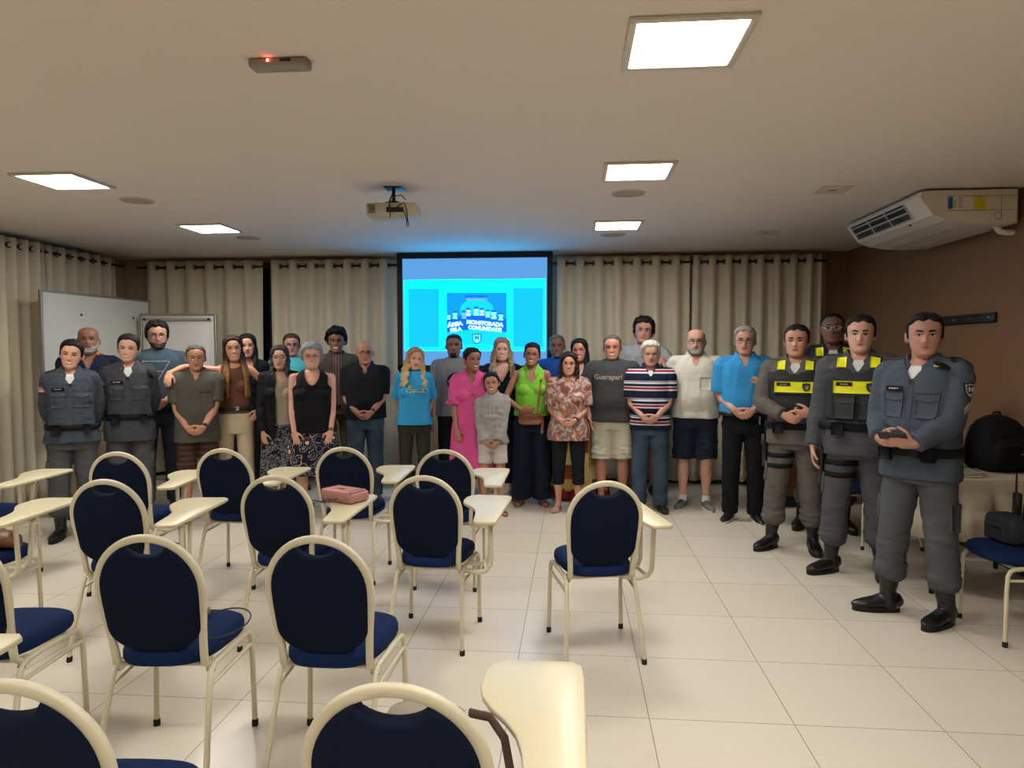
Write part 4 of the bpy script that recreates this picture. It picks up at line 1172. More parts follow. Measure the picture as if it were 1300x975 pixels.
def glasses(P, hexc='1A1614', r=(.021,.016), thick=.0016, square=True):
    g = G(); k = dict(jaw=P['jaw'], wide=P['hw'])
    yf = min(face_y(.030, 0, **k), face_y(.0, .004, **k)) - .006
    for sd in (-1, 1):
        pts = []
        for q in np.linspace(0, 2*PI, 25)[:-1]:
            c, s = math.cos(q), math.sin(q); e = .6 if square else 1
            pts.append((sd*.0325+np.sign(c)*abs(c)**e*r[0], yf+abs(sd*.0325+c*r[0])**2*2.0, .002+np.sign(s)*abs(s)**e*r[1]))
        tube(g, pts, thick, 6, closed=True)
        tube(g, [(sd*(.0325+r[0]), yf+.0055, .006), (sd*.0745*P['hw']+sd*.004, yf+.03, .007), (sd*(.077*P['hw']+.004), .01, .004)], thick, 6)
    tube(g, [(-.012, yf, .005), (0, yf-.002, .008), (.012, yf, .005)], thick, 6)
    v = [xf_head(P, a)*P['S'] for a in g.v]; g.v = v
    o = link('glasses', g.mesh(), mat('frame '+hexc, S3(hexc), .3), P['root'])
    for sd in (-1, 1):
        g2 = G(); pts = np.array([(sd*.0325+math.cos(q)*r[0]*.95, yf+.001+abs(sd*.0325)**2*2, .002+math.sin(q)*r[1]*.95) for q in np.linspace(0,2*PI,20)[:-1]])
        a = xf_head(P, pts)*P['S']; b = xf_head(P, pts+np.array([0,.001,0]))*P['S']; n = len(a)
        g2.add(np.vstack([a,b]), [tuple(range(n)), tuple(reversed(range(n,2*n)))]+[((i+1)%n, i, i+n, (i+1)%n+n) for i in range(n)])
        link('lens', g2.mesh(), M_lens, o)
    return o
M_lens = bpy.data.materials.new('lens clear'); M_lens.use_nodes = True
_nt = M_lens.node_tree; _o = _nt.nodes['Material Output']
_t = _nt.nodes.new('ShaderNodeBsdfTransparent'); _gl = _nt.nodes.new('ShaderNodeBsdfGlossy'); _gl.inputs['Roughness'].default_value = .05
_mx = _nt.nodes.new('ShaderNodeMixShader'); _mx.inputs[0].default_value = .04
_nt.links.new(_t.outputs[0], _mx.inputs[1]); _nt.links.new(_gl.outputs[0], _mx.inputs[2]); _nt.links.new(_mx.outputs[0], _o.inputs[0])

# ------------------------------------------------------------------ garments
def top(P, m, z0=.90, sleeve=.75, off=.012, loose=.75, neck='crew', cuff=.012, hem=.01, name='shirt', wr=.0035, vox=.009, zneck=1.503, vz=1.36, vk=.55, arms=(-1,1), seed=0, sr=0.0, open_=None, folds=None, shoulder=None):
    A = P['A']; g = G()
    loft(g, torso_rings(P, off, z0, zneck, loose=loose, hem=hem)); bust(g, P, off*.8)
    sw = A[1][0][0]; th = P.get('thick', 1.0)*(.82 if P['f'] else 1.0)*(1+(P['girth']-1)*.8)
    if shoulder is None:
        for sd in (-1, 1): tube(g, [(0,.012,1.484),(sd*sw*.55,.008,1.450),(sd*sw*.97,0,1.424)], [.045+off*.4,.044+off*.6,max(.046, .052*th)+off], 12)
    if sleeve > 0:
        for sd in arms:
            s, e, w_ = A[sd][:3]; ts, pts = arm_pts(s, e, w_, 0, sleeve, max(5, int(sleeve*9)))
            rad = np.interp(ts, [0,.3,.7,.95,1.05,1.25,1.6,2.0], [.052,.049,.044,.040,.040,.043,.036,.030])*max(th, .8) + off*.9 + sr + cuff*(ts/max(sleeve,.01))**1.5*(1 if sleeve < 1.3 else .25)
            tube(g, pts, list(rad), 16, round_caps=False)
    me = remesh(g, vox, 2)
    if sleeve > 1.3:      # folds gather at the elbow and forearm
        wrinkle(me, wr*.9, (25,25,60), seed+1)
    wrinkle(me, wr*1.2, folds or (30,30,13), seed+2); wrinkle(me, wr*.35, (70,70,60), seed+4)
    if neck == 'v': del_faces(me, lambda x, y, z: y < .01 and z > vz and abs(x) < (z-vz)*vk+.004)
    elif neck == 'scoop': del_faces(me, lambda x, y, z: y < .03 and ((x/.095)**2+((z-1.50)/(1.50-vz))**2 < 1))
    elif neck == 'wide': del_faces(me, lambda x, y, z: z > vz + .0*abs(x) and abs(x) < .17)
    elif neck == 'tank': del_faces(me, lambda x, y, z: (y < .03 and ((x/.078)**2+((z-1.52)/(1.52-vz))**2 < 1)) or (abs(x) > shoulder_x(P, z)))
    if open_: del_faces(me, open_)
    P['last'] = me; fin(me, P, name, m); return me
def shoulder_x(P, z):
    w_ = .122*P['girth']; return w_ + max(0, (1.36-z))*.9 + (0 if z > 1.26 else 1)
def bvh_now(P, names):
    ms = [c.data for c in P['root'].children if c.name.split('.')[0] in names]; return bvh_of(*ms)
def collar(P, m, spread=.055, zb=1.512, zf=1.445, rad=.066, h=.026, fall=.040, name='collar', gap=.25, thick=.004):
    k = P['girth']; rad = rad*(1+(k-1)*.6)*(.86 if P['f'] else 1)
    g = G(); n = 26; rings = []
    for i in range(n):
        t = i/(n-1); a = -PI/2+gap + t*(2*PI-2*gap)    # from front right around the back to front left
        c, s = math.cos(a), math.sin(a); fr = max(0, -s)
        zz = zb - (zb-zf)*fr**2.2; rx = rad*1.08; ry = rad*(1.0+.38*fr)
        ctr = np.array([c*rx, s*ry+.006, zz]); o_ = norm([c, s, 0])
        tipx = 1+.55*fr**3
        prof = [(0, -.006), (-.002, h), (.006, h+.004), (.014, h*.6), (fall*.62, -fall*.35*tipx), (fall*.80, -fall*.62*tipx), (fall*.80-thick, -fall*.62*tipx-.002), (.012, -.004)]
        rings.append(np.array([ctr+o_*p+np.array([0,0,q]) for p, q in prof]))
    loft(g, rings)
    me = g.mesh(); return fin(me, P, name, m, smooth=False)
def pants(P, m, z1=1.0, zend=.07, off=.014, r=(.088,.066,.062), name='trousers', wr=.003, blouse=0, seed=0, vox=.009, flare=0, out=False):
    g = G(); loft(g, torso_rings(P, off-.004, .80, z1, loose=.2) if out else torso_rings(P, off-.004, .80, .89, loose=.2)+torso_rings(P, 0, .92, z1-.02, loose=0)); k = 1+(P['girth']-1)*.8
    for sd in (-1, 1):
        h, kn, a = leg_pts(P, sd); pts = []; rad = []
        L = h[2]-a[2]
        for t in np.linspace(0, 1, 22):
            z = h[2]-(h[2]-zend)*t; q = (h[2]-z)/L
            p = lerp(h, kn, q/.5) if q < .5 else lerp(kn, a, (q-.5)/.5) if q <= 1 else np.array([a[0], a[1], z])
            p = np.array([p[0], p[1], z]); pts.append(p)
            rad.append(float(np.interp(q, [0,.5,1.0], [r[0]*k, r[1]*k, r[2]])))
        if blouse: rad = [a_ + (.012*math.exp(-((t-.90)/.07)**2) if True else 0) for a_, t in zip(rad, np.linspace(0,1,22))]; rad[-1] *= .8
        tube(g, pts, rad, 18, round_caps=False)
    me = remesh(g, vox, 2)
    wrinkle(me, wr, (22,22,34), seed+11)
    wrinkle(me, wr*1.6, (12,12,75), seed+12, mask=lambda v: np.exp(-((v[:,2]-zend-.07)/.09)**2)+.6*np.exp(-((v[:,2]-.47)/.06)**2))
    fin(me, P, name, m); return me
def skirt(P, m, z1=1.02, z0=.5, flare=.06, folds=8, amp=.008, name='skirt', off=.014, seed=0, square=.8):
    g = G(); an = np.linspace(0, 2*PI, 96, endpoint=False); c, s = np.cos(an), np.sin(an); rings = []
    for z in np.linspace(z0, z1, 30):
        w_, f, b = torso_at(P, max(z, .88)); t = np.clip((.95-z)/(.95-z0+1e-6), 0, 1)
        w_ = w_+off+flare*t; f = f+off+flare*.8*t+.01*t; b = b+off+flare*.7*t
        q = 1+ (amp*t/ w_)*(np.sin(folds*an+seed)+.5*np.sin(folds*1.7*an+1+seed))
        x = np.sign(c)*np.abs(c)**square*w_*q; y = np.where(s < 0, -np.abs(s)**square*f, np.abs(s)**square*b)*q
        rings.append(np.column_stack([x, y, np.full(96, z)]))
    loft(g, rings); me = g.mesh(); fin(me, P, name, m); return me
def band(P, m, names, z, h=.045, thick=.008, name='belt', tilt=0, n=72):
    """strap that follows the garment at height z (units of the 1.75 m figure)"""
    bv = bvh_now(P, names); S_ = P['S']; rings = []
    for i in range(n):
        a = 2*PI*i/n; d = Vector((math.cos(a), math.sin(a), 0)); rr = []
        for zz in (z-h/2, z+h/2):
            o = Vector((0, 0, zz*S_))+d*.6; hit = bv.ray_cast(o, -d, .6); rr.append(hit[0].xy.length if hit[0] is not None else None)
        rr = [q for q in rr if q]; q = (max(rr) if rr else .17)/S_
        rings.append([q])
    r_ = np.array([q[0] for q in rings]); r_ = np.clip(r_, np.median(r_)*.5, np.median(r_)*1.45)
    for _ in range(3): r_ = (np.roll(r_,1)+r_*2+np.roll(r_,-1))/4
    rg = []
    for i in range(n):
        a = 2*PI*i/n; d = np.array([math.cos(a), math.sin(a), 0]); q = r_[i]
        rg.append(np.array([d*(q-.006)+[0,0,z-h/2], d*(q+thick)+[0,0,z-h/2], d*(q+thick+.001)+[0,0,z], d*(q+thick)+[0,0,z+h/2], d*(q-.006)+[0,0,z+h/2]]))
    g = G(); loft(g, rg, closed=True, caps=False); me = g.mesh(); return fin(me, P, name, m)
def deco(P, m, outline, names, at_, name='patch', u=(1,0,0), v=(0,0,1), d=(0,1,0), thick=.003, lift=.001, cuts=2, smooth=True):
    bv = bvh_now(P, names); S_ = P['S']; a = Vector(at_)*S_
    g = decal([(x*S_, y*S_) for x, y in outline], bv, a, u, v, d, thick*S_, lift*S_, cuts); return link(name, g.mesh(), m, P['root'], smooth)
def words(P, m, s, size, names, at_, name='print', sx=1.0, bold=0.0, d=(0,1,0), u=(1,0,0), v=(0,0,1)):
    bv = bvh_now(P, names); S_ = P['S']
    g = text_decal(s, size*S_, bv, Vector(at_)*S_, u, v, d, bold, sx); return link(name, g.mesh(), m, P['root'], False)
def shoe(P, kind='sneaker', m=None, sole=None, accent=None):
    for sd in (-1, 1):
        h, kn, a = leg_pts(P, sd); fd = foot_dir(P, sd); x = np.array([-fd[1], fd[0], 0]); g = G(); o0 = np.array([a[0], a[1], 0])
        def st(s0, hw, z, hh): return (o0+fd*s0+np.array([0,0,z]), hw, hh)
        if kind in ('sneaker', 'dress', 'boot'):
            rows = [(-.062,.022,.040,.030),(-.050,.034,.050,.042),(-.02,.038,.055,.048),(.03,.038,.048,.042),(.08,.042,.038,.032),(.13,.044,.032,.026),(.17,.036,.028,.020),(.192,.020,.025,.014)]
            if kind == 'boot': rows = [(s0, hw*1.08, z*1.1+.01, hh*1.12) for s0, hw, z, hh in rows]
            pts = [o0+fd*s0+np.array([0,0,z]) for s0, hw, z, hh in rows]
            tube(g, pts, [(hw, hh) for s0, hw, z, hh in rows], 18, side=x)
            if kind == 'boot': tube(g, [o0+np.array([0,0,.05])-fd*.01, np.array([a[0],a[1],.13]), lerp(a, kn, .22)+np.array([0,.0,0]), lerp(a, kn, .42)], [(.046,.050),(.045,.048),(.050,.052),(.056,.058)], 18)
            else: tube(g, [o0+np.array([0,0,.05])-fd*.005, np.array([a[0],a[1],.095])], [(.038,.044),(.036,.040)], 16)
            me = remesh(g, .006, 2); del_below(me, .012)
            root = fin(me, P, 'boot' if kind == 'boot' else 'shoe', m or M_black)
            g = G(); n = 32; out = []
            for q in range(n):
                t = q/n*2*PI; s0 = .065+math.cos(t)*.134; hw = .040+.006*math.cos(t-.2); y = math.sin(t)*abs(math.sin(t))**(-.25)*hw if abs(math.sin(t)) > 1e-6 else 0
                out.append((s0, y))
            for z0, z1 in ((0, .022 if kind != 'boot' else .028),):
                ring = lambda k_, z: np.array([o0+fd*s0*1.0+x*y*k_+np.array([0,0,z]) for s0, y in out])
                loft(g, [ring(.97,z0), ring(1.03,z0+.004), ring(1.03,z1-.004), ring(.98,z1)])
            me = g.mesh(); set_co(me, co_of(me)*P['S']); link('sole', me, sole or M_rubber, root)
            if kind != 'dress':
                g = G(); top_ = .085 if kind == 'sneaker' else .10
                bv = bvh_of(root.data)
                cnt = 4 if kind == 'sneaker' else 9
                for q in range(cnt):
                    if kind == 'sneaker' or q < 4: s0 = .035+q*.02; c0 = o0+fd*s0+np.array([0,0,.3]); dd = Vector((0,0,-1))
                    else: c0 = lerp(a, kn, .02+.075*(q-4))+fd*.3; dd = Vector(tuple(-fd))
                    pr = []
                    for yy in (-.018,0,.018):
                        hit = bv.ray_cast(Vector((c0+x*yy)*P['S']), dd, .6)
                        if hit[0] is not None: pr.append(np.array(hit[0]))
                    if len(pr) == 3: tube(g, pr, .0032, 6)
                if g.v: link('laces', g.mesh(), accent or M_black, root)
        else:   # sandals
            out = [(.065+math.cos(q/28*2*PI)*.125, math.sin(q/28*2*PI)*.041) for q in range(28)]
            zt = .022 if kind == 'sandal' else .055
            ring = lambda k_, z: np.array([o0+fd*s0+x*y*k_+np.array([0,0,z]) for s0, y in out])
            loft(g, [ring(.96,0), ring(1.02,.004), ring(1.02,zt*.5-.0), ring(.99,zt*.5+.002)])
            me = g.mesh(); set_co(me, co_of(me)*P['S']); root = link('sandal', me, sole or M_brownl, P['root'])
            g = G()
            for s0, hh in ((.10,.040),(.13,.036)): 
                tube(g, [o0+fd*s0+x*.036*math.cos(q)+np.array([0,0,.008+hh*math.sin(q)]) for q in np.linspace(.1, PI-.1, 9)], [(.005,.013)]*9, 8, side=tuple(fd))
            tube(g, [np.array([a[0],a[1],.075])+ (fd*math.cos(q)*.040+x*math.sin(q)*.037) for q in np.linspace(0,2*PI,17)[:-1]], .006, 8, closed=True)
            me = g.mesh(); set_co(me, co_of(me)*P['S']); link('strap', me, m or M_pink, root)
def del_below(me, z):
    a = co_of(me); a[:,2] = np.maximum(a[:,2], z); set_co(me, a)
def watch(P, sd, m=None, face=None):
    s, e, w_, f, t, c = P['A'][sd]; u = norm(w_-e); p = w_-u*.012; sd_ = norm(np.cross(u, (0,0,1)))
    g = G(); th = P.get('thick', 1)*(.82 if P['f'] else 1)*(1+(P['girth']-1)*.8); r_ = .0245*th+.006; uu = np.cross(u, sd_)
    tube(g, [p+(sd_*math.cos(q)+uu*math.sin(q))*r_ for q in np.linspace(0,2*PI,19)[:-1]], [(.003,.009)]*18, 8, closed=True, side=None)
    me = g.mesh(); o = fin(me, P, 'watch', m or M_black)
    g = G(); n = norm(np.array([0,-1,.2])-u*np.dot(u, (0,-1,.2))); c0 = p+n*(r_+.003)
    tube(g, [c0-n*.003, c0+n*.003], .015, 16, round_caps=False); me = g.mesh(); set_co(me, co_of(me)*P['S']); link('dial', me, face or M_black, o)
def buttons(P, m, names, x, zs, r=.006, name='button'):
    for z in zs: deco(P, m, disc(r, 10), names, (x, 0, z), name, thick=.003, cuts=0)
def person(x, y, H, label, face=None, **k):
    P = dict(f=False, girth=1.0, belly=0.0, bust=.0, head=(0,0,0), lean=(0,0,0), arms='down', jaw=1.04, hw=1.04, hk=1.07, skin='B98363', hair='1A1410', brow='1A1410', smile=1, gaze=0, toe=(18,18), feet=((-.11,0),(.11,0)), vox=.0062)
    P.update(k)
    if P['f']:
        if not P['bust']: P['bust'] = .5
        P['bust'] *= .8
        if 'jaw' not in k: P['jaw'] = .93
        if 'hw' not in k: P['hw'] = 1.0
    P['S'] = H*.99/1.755
    rz = math.atan2(-x, y)*.9 if face is None else R(face)
    P['root'] = empty('person', (x, y, 0), rz); tag(P['root'], label, 'person')
    body(P); return P

# ------------------------------------------------------------------ cloth patterns
def pat(name, fn, rough=.85):
    m, nt, b, tc = nodes(name, rough); b.inputs['Specular IOR Level'].default_value = .2; fn(nt, b, tc); return m
def stripes(nt, b, tc, cols, period, off=0.0, axis=2):
    sp = nt.nodes.new('ShaderNodeSeparateXYZ'); nt.links.new(tc.outputs['Object'], sp.inputs[0])
    ma = nt.nodes.new('ShaderNodeMath'); ma.operation = 'MULTIPLY_ADD'; ma.inputs[1].default_value = 1/period; ma.inputs[2].default_value = off
    nt.links.new(sp.outputs[axis], ma.inputs[0]); fr = nt.nodes.new('ShaderNodeMath'); fr.operation = 'FRACT'; nt.links.new(ma.outputs[0], fr.inputs[0])
    r = ramp(nt, cols, 'CONSTANT'); nt.links.new(fr.outputs[0], r.inputs[0]); nt.links.new(r.outputs[0], b.inputs['Base Color'])
NV, WH, RD, BLK = S3('121A30'), S3('C9C8CC'), S3('8E1D33'), S3('0D0D10')
M_stripe = pat('striped polo', lambda nt, b, tc: stripes(nt, b, tc, [(0,NV),(.22,WH),(.30,RD),(.42,WH),(.47,NV),(.62,WH),(.72,NV),(.76,WH),(.79,NV)], .165, .08))
M_stripev = pat('striped top', lambda nt, b, tc: stripes(nt, b, tc, [(0,S3('4A1C28')),(.5,S3('8C8480')),(.62,S3('3A1720')),(.85,S3('857D7A'))], .03, 0, 0))
M_brownstripe = pat('brown shorts cloth', lambda nt, b, tc: stripes(nt, b, tc, [(0,S3('3A2822')),(.5,S3('4E352E'))], .05))
def voro(nt, b, tc, scale, stops, thr=None, dist=1.2, rnd=1.0, coord='Object'):
    n = nt.nodes.new('ShaderNodeTexNoise'); n.inputs['Scale'].default_value = scale; n.inputs['Detail'].default_value = 4; n.inputs['Distortion'].default_value = dist
    nt.links.new(tc.outputs[coord], n.inputs['Vector']); r = ramp(nt, stops, 'CONSTANT' if thr else 'LINEAR'); nt.links.new(n.outputs['Fac'], r.inputs[0]); nt.links.new(r.outputs[0], b.inputs['Base Color'])
M_bwprint = pat('black and white print', lambda nt, b, tc: voro(nt, b, tc, 28, [(0,S3('16171B')),(.49,S3('8F9296')),(.53,S3('1C1D22')),(.60,S3('A3A6A8')),(.66,S3('17181C'))], True))
M_blouse = pat('tie dye blouse', lambda nt, b, tc: voro(nt, b, tc, 10, [(.25,S3('57484E')),(.38,S3('8C4A38')),(.48,S3('B9A79C')),(.53,S3('6B5B66')),(.60,S3('B06A4C')),(.68,S3('C9BDB4')),(.8,S3('4D4450'))], dist=.35))
M_patch = None
def patchwork(nt, b, tc):
    br = nt.nodes.new('ShaderNodeTexVoronoi'); br.feature = 'F1'; br.distance = 'CHEBYCHEV'; br.inputs['Scale'].default_value = 7; br.inputs['Randomness'].default_value = .25
    nt.links.new(tc.outputs['Object'], br.inputs['Vector'])
    r = ramp(nt, [(0,S3('B59A52')),(.28,S3('C2A867')),(.45,S3('8F4526')),(.55,S3('BDA25C')),(.72,S3('7C7A52')),(.82,S3('C7B27A')),(.92,S3('3F4A5A'))], 'CONSTANT')
    sp = nt.nodes.new('ShaderNodeSeparateColor'); nt.links.new(br.outputs['Color'], sp.inputs[0]); nt.links.new(sp.outputs[0], r.inputs[0])
    ck = nt.nodes.new('ShaderNodeTexVoronoi'); ck.inputs['Scale'].default_value = 45; nt.links.new(tc.outputs['Object'], ck.inputs['Vector'])
    rr = ramp(nt, [(0,(.35,.3,.22)),(.22,(1,1,1))], 'CONSTANT'); nt.links.new(ck.outputs['Distance'], rr.inputs[0])
    mx = nt.nodes.new('ShaderNodeMix'); mx.data_type = 'RGBA'; mx.blend_type = 'MULTIPLY'; mx.inputs[0].default_value = .8; nt.links.new(r.outputs[0], mx.inputs[6]); nt.links.new(rr.outputs[0], mx.inputs[7])
    nt.links.new(mx.outputs[2], b.inputs['Base Color'])
M_patch = pat('patchwork cloth', patchwork)
def floral(nt, b, tc):
    v = nt.nodes.new('ShaderNodeTexVoronoi'); v.inputs['Scale'].default_value = 11; nt.links.new(tc.outputs['Object'], v.inputs['Vector'])
    n = nt.nodes.new('ShaderNodeTexNoise'); n.inputs['Scale'].default_value = 40; nt.links.new(tc.outputs['Object'], n.inputs['Vector'])
    ad = nt.nodes.new('ShaderNodeMath'); ad.operation = 'MULTIPLY_ADD'; ad.inputs[1].default_value = .35; nt.links.new(n.outputs['Fac'], ad.inputs[0]); nt.links.new(v.outputs['Distance'], ad.inputs[2])
    r = ramp(nt, [(0,S3('C98A4A')),(.26,S3('D8C7A8')),(.34,S3('9C5A48')),(.40,S3('141427')),(.56,S3('7F8794')),(.60,S3('141427')),(.74,S3('B5A48C')),(.77,S3('141427'))], 'CONSTANT'); nt.links.new(ad.outputs[0], r.inputs[0]); nt.links.new(r.outputs[0], b.inputs['Base Color'])
M_floral = pat('navy floral', floral)
M_creamprint = pat('cream print blouse', lambda nt, b, tc: voro(nt, b, tc, 13, [(0,S3('CFC29C')),(.42,S3('C9B67C')),(.5,S3('17171B')),(.56,S3('C7BDA8')),(.64,S3('8A2A2A'))], True))
def denim(name, hexc):
    m, nt, b, tc = nodes(name, .85); c = S3(hexc); n = nt.nodes.new('ShaderNodeTexNoise'); n.inputs['Scale'].default_value = 7; n.inputs['Detail'].default_value = 6
    nt.links.new(tc.outputs['Object'], n.inputs['Vector']); r = ramp(nt, [(.35, tuple(q*.75 for q in c)), (.65, tuple(q*1.5 for q in c))]); nt.links.new(n.outputs['Fac'], r.inputs[0]); nt.links.new(r.outputs[0], b.inputs['Base Color']); return m
M_jean = denim('blue denim', '2B3B4C'); M_jeand = denim('dark denim', '17212F')
M_uni = fabric('grey blue uniform cloth', '3C434C'); M_unip = fabric('grey uniform trousers', '464749'); M_unig = fabric('warm grey uniform', '57524F')
M_vest = fabric('dark vest nylon', '26282B', .7); M_pouch = fabric('pouch nylon', '2F3133', .7)
M_yel = mat('reflective yellow', S3('DDE000'), .45); M_tee = fabric('white undershirt', 'C9C9C6')
M_btn = mat('dark button', S3('221D1A'), .4); M_silver = mat('silver thread', S3('A9A9A6'), .5)
M_sole = mat('white sole', S3('C9C8C2'), .5); M_leather = mat('black leather', S3('101012'), .35, bump=.1, bscale=90)
def small_marks(P, m, names, x, z, w_, h, n=4, d=(0,1,0), u=(1,0,0)):
    # woven name too small to read in the photo: a row of little light stitches
    for i in range(n): deco(P, m, rect(w_/n*.62, h*(.75 if i % 2 else 1)), names, (x[0] + (i-(n-1)/2)*w_/n*u[0], x[1] + (i-(n-1)/2)*w_/n*u[1], z), 'name_stitch', u=u, d=d, thick=.005, cuts=0)
def belt_kit(P, z=1.0, names=('jacket','shirt','trousers'), pouch=True, buckle=True):
    band(P, M_bag, names, z, .05, .010, 'belt')
    if buckle: deco(P, M_black, rect(.06,.055), ('belt',), (0,0,z), 'belt_buckle', thick=.010, cuts=0)
    if pouch:
        deco(P, M_bag, rect(.075,.085), ('belt',), (-.11,0,z-.012), 'belt_pouch', thick=.035, cuts=1)
        deco(P, M_bag, rect(.06,.075), ('belt',), (.12,0,z-.01), 'belt_pouch', thick=.030, cuts=1)
def uniform(P, m, mp, z0=.86, belt=1.0, vest=False, patch_side=-1, pockets=True, pouches=False, cargo=True):
    pants(P, mp, z1=.96, zend=.20, off=.020, r=(.096,.080,.074), blouse=1, wr=.005, seed=P.get('seed', 0))
    shoe(P, 'boot', M_leather)
    top(P, m, z0=z0, sleeve=1.96, off=.018, loose=.55, neck='v', vz=1.385 if not P['f'] else 1.375, vk=.62, name='jacket', wr=.0036, cuff=.012, seed=P.get('seed', 0), sr=.004)
    # undershirt filling the neck opening
    g = G(); loft(g, torso_rings(P, .004, 1.30, 1.462)); me = g.mesh(); fin(me, P, 'undershirt', M_tee)
    collar(P, m, zf=1.425, gap=.38, fall=.055, h=.020)
    deco(P, mp if False else m, rect(.028, belt-.86-.02+.36 if False else .36), ('jacket',), (0,0,1.20), 'button_placket', thick=.003, cuts=3)
    nm = ('jacket',)
    if pockets:
        for sd in (-1, 1):
            deco(P, m, [(-.052,-.06),(.052,-.06),(.056,.05),(-.056,.05)], nm, (sd*.088,0,1.235), 'chest_pocket', thick=.007, cuts=2)
            deco(P, m, [(-.058,-.018),(0,-.030),(.058,-.018),(.058,.018),(-.058,.018)], nm, (sd*.088,0,1.295), 'pocket_flap', thick=.012, cuts=2)
        deco(P, M_bag, rect(.095,.024), nm, (-.088,0,1.335), 'name_tag', thick=.010, cuts=2)
        small_marks(P, M_silver, ('name_tag',), (-.088,0), 1.335, .06, .010)
    # shoulder straps
    for sd in (-1, 1): deco(P, m, rect(.045,.10), nm, (sd*.125,-.005,1.42), 'epaulette', u=(0,1,0), v=(sd*1,0,-.35), d=(-sd*.30,0,-1), thick=.006, cuts=2)
    if belt: belt_kit(P, belt, ('jacket',))
    if cargo:
        for sd in (-1, 1): deco(P, mp, rect(.12,.15), ('trousers',), (sd*.19,0,.62), 'cargo_pocket', u=(0,1,0), d=(-sd,0,0), thick=.014, cuts=2)
def vest(P, pouches=False):
    g = G(); loft(g, torso_rings(P, .034, 1.065, 1.40, loose=.3)); 
    for sd in (-1, 1):
        tube(g, [(sd*.098,-.115,1.36),(sd*.100,-.105,1.43),(sd*.102,-.045,1.475),(sd*.102,.035,1.475),(sd*.10,.10,1.42),(sd*.098,.12,1.36)], [(.042,.016)]*6, 12, side=(1,0,0))
    me = remesh(g, .009, 2); wrinkle(me, .003, (20,20,30), 5)
    del_faces(me, lambda x, y, z: abs(x) > .172*P['girth']+.012 and z > 1.16)
    del_faces(me, lambda x, y, z: y < 0 and z > 1.375 and abs(x) < (z-1.36)*.75+.018)
    fin(me, P, 'vest', M_vest); nm = ('vest',)
    for sd in (-1, 1): deco(P, M_vest, rect(.09,.02), nm, (0,0,1.10+ (sd*.02)), 'vest_seam', thick=.003, cuts=2)
    deco(P, M_yel, rect(.285,.082), nm, (0,0,1.285), 'yellow_band', thick=.004, cuts=3)
    deco(P, M_black, rect(.10,.026), ('yellow_band',), (-.075,0,1.305), 'name_tag', thick=.004, cuts=1)
    small_marks(P, M_silver, ('name_tag',), (-.075,0), 1.305, .05, .009)
    deco(P, M_dark, shield(.052,.064), ('yellow_band',), (.085,0,1.285), 'police_badge', thick=.004, cuts=1)
    deco(P, mat('badge grey', S3('6C6470'), .5), shield(.036,.046), ('police_badge',), (.085,0,1.285), 'badge_crest', thick=.003, cuts=0)
    deco(P, M_bag, rect(.27,.012), nm, (0,0,1.225), 'webbing_strap', thick=.004, cuts=3)
    for sd in (-1, 1): deco(P, M_yel, rect(.058,.085), ('vest','jacket'), (sd*.100,-.085,1.44), 'yellow_tab', u=(1,0,0), v=(0,.55,.85), d=(0,.85,-.55), thick=.004, cuts=2)
    if pouches:
        for sd in (-1, 1):
            deco(P, M_pouch, [(-.062,-.075),(.062,-.075),(.066,.05),(-.066,.05)], nm, (sd*.074,0,1.155), 'vest_pouch', thick=.034, cuts=2)
            deco(P, M_pouch, [(-.068,-.022),(.068,-.022),(.068,.025),(-.068,.025)], nm, (sd*.074,0,1.205), 'pouch_flap', thick=.040, cuts=2)
def holster(P, z=.70, sd=-1):
    for zz in (z+.03, z-.05):
        bv = bvh_now(P, ('trousers',)); h, kn, a = leg_pts(P, sd); c = lerp(h, kn, (h[2]-zz)/(h[2]-kn[2])); n = 32; S_ = P['S']; rs_ = []
        for i in range(n):
            q = 2*PI*i/n; d = Vector((math.cos(q), math.sin(q), 0)); cc = Vector((c[0], c[1], zz))*S_
            hit = bv.ray_cast(cc+d*.001, d, .3); rs_.append(min(.115, max(.06, hit[3]/S_ if hit[0] is not None else .08)))
        rs_ = np.array(rs_); rg = []
        for i in range(n):
            q = 2*PI*i/n; d = np.array([math.cos(q), math.sin(q), 0]); cc = np.array([c[0], c[1], zz]); r_ = rs_[i]
            rg.append(np.array([cc+d*(r_-.004)+[0,0,-.018], cc+d*(r_+.006)+[0,0,-.018], cc+d*(r_+.006)+[0,0,.018], cc+d*(r_-.004)+[0,0,.018]]))
        g = G(); loft(g, rg, closed=True, caps=False); fin(g.mesh(), P, 'thigh_strap', M_bag)
    x = sd*(.185*P['girth']+.02); g = G()
    rbox(g, (x,-.01,z+.03), (.035,.075,.20), .012, rot=rmat('X', 8)); rbox(g, (x+sd*.01,-.03,z+.14), (.03,.05,.09), .01, rot=rmat('X', -18)); me = g.mesh(); o = fin(me, P, 'holster', M_black)
    g = G(); rbox(g, (x,0,z+.2), (.012,.05,.22), .005); fin(g.mesh(), P, 'holster_strap', M_bag)

# ================================================================== THE GROUP, left to right
SH = 'short'
# 1 policewoman
P = person(-4.14, 5.45, 1.66, 'smiling policewoman at the far left in grey uniform, hands behind her back', f=True, girth=1.08, arms='back', head=(-4,2,8), skin='C58F72', hair='120E0E', smile=2, lipstick=True, seed=1)
uniform(P, M_uni, M_unip, z0=.86, belt=1.0); hair_short(P, .012, line=.66, temple=.12, side=-.12, nape=-.45, wv=.45, top=.6); bun(P)
deco(P, mat('flag patch', S3('B98A8E'), .6), rect(.05,.045), ('jacket',), (-.2,-.0,1.33), 'arm_patch', u=(.35,-1,0), d=(1,.5,0), thick=.003)
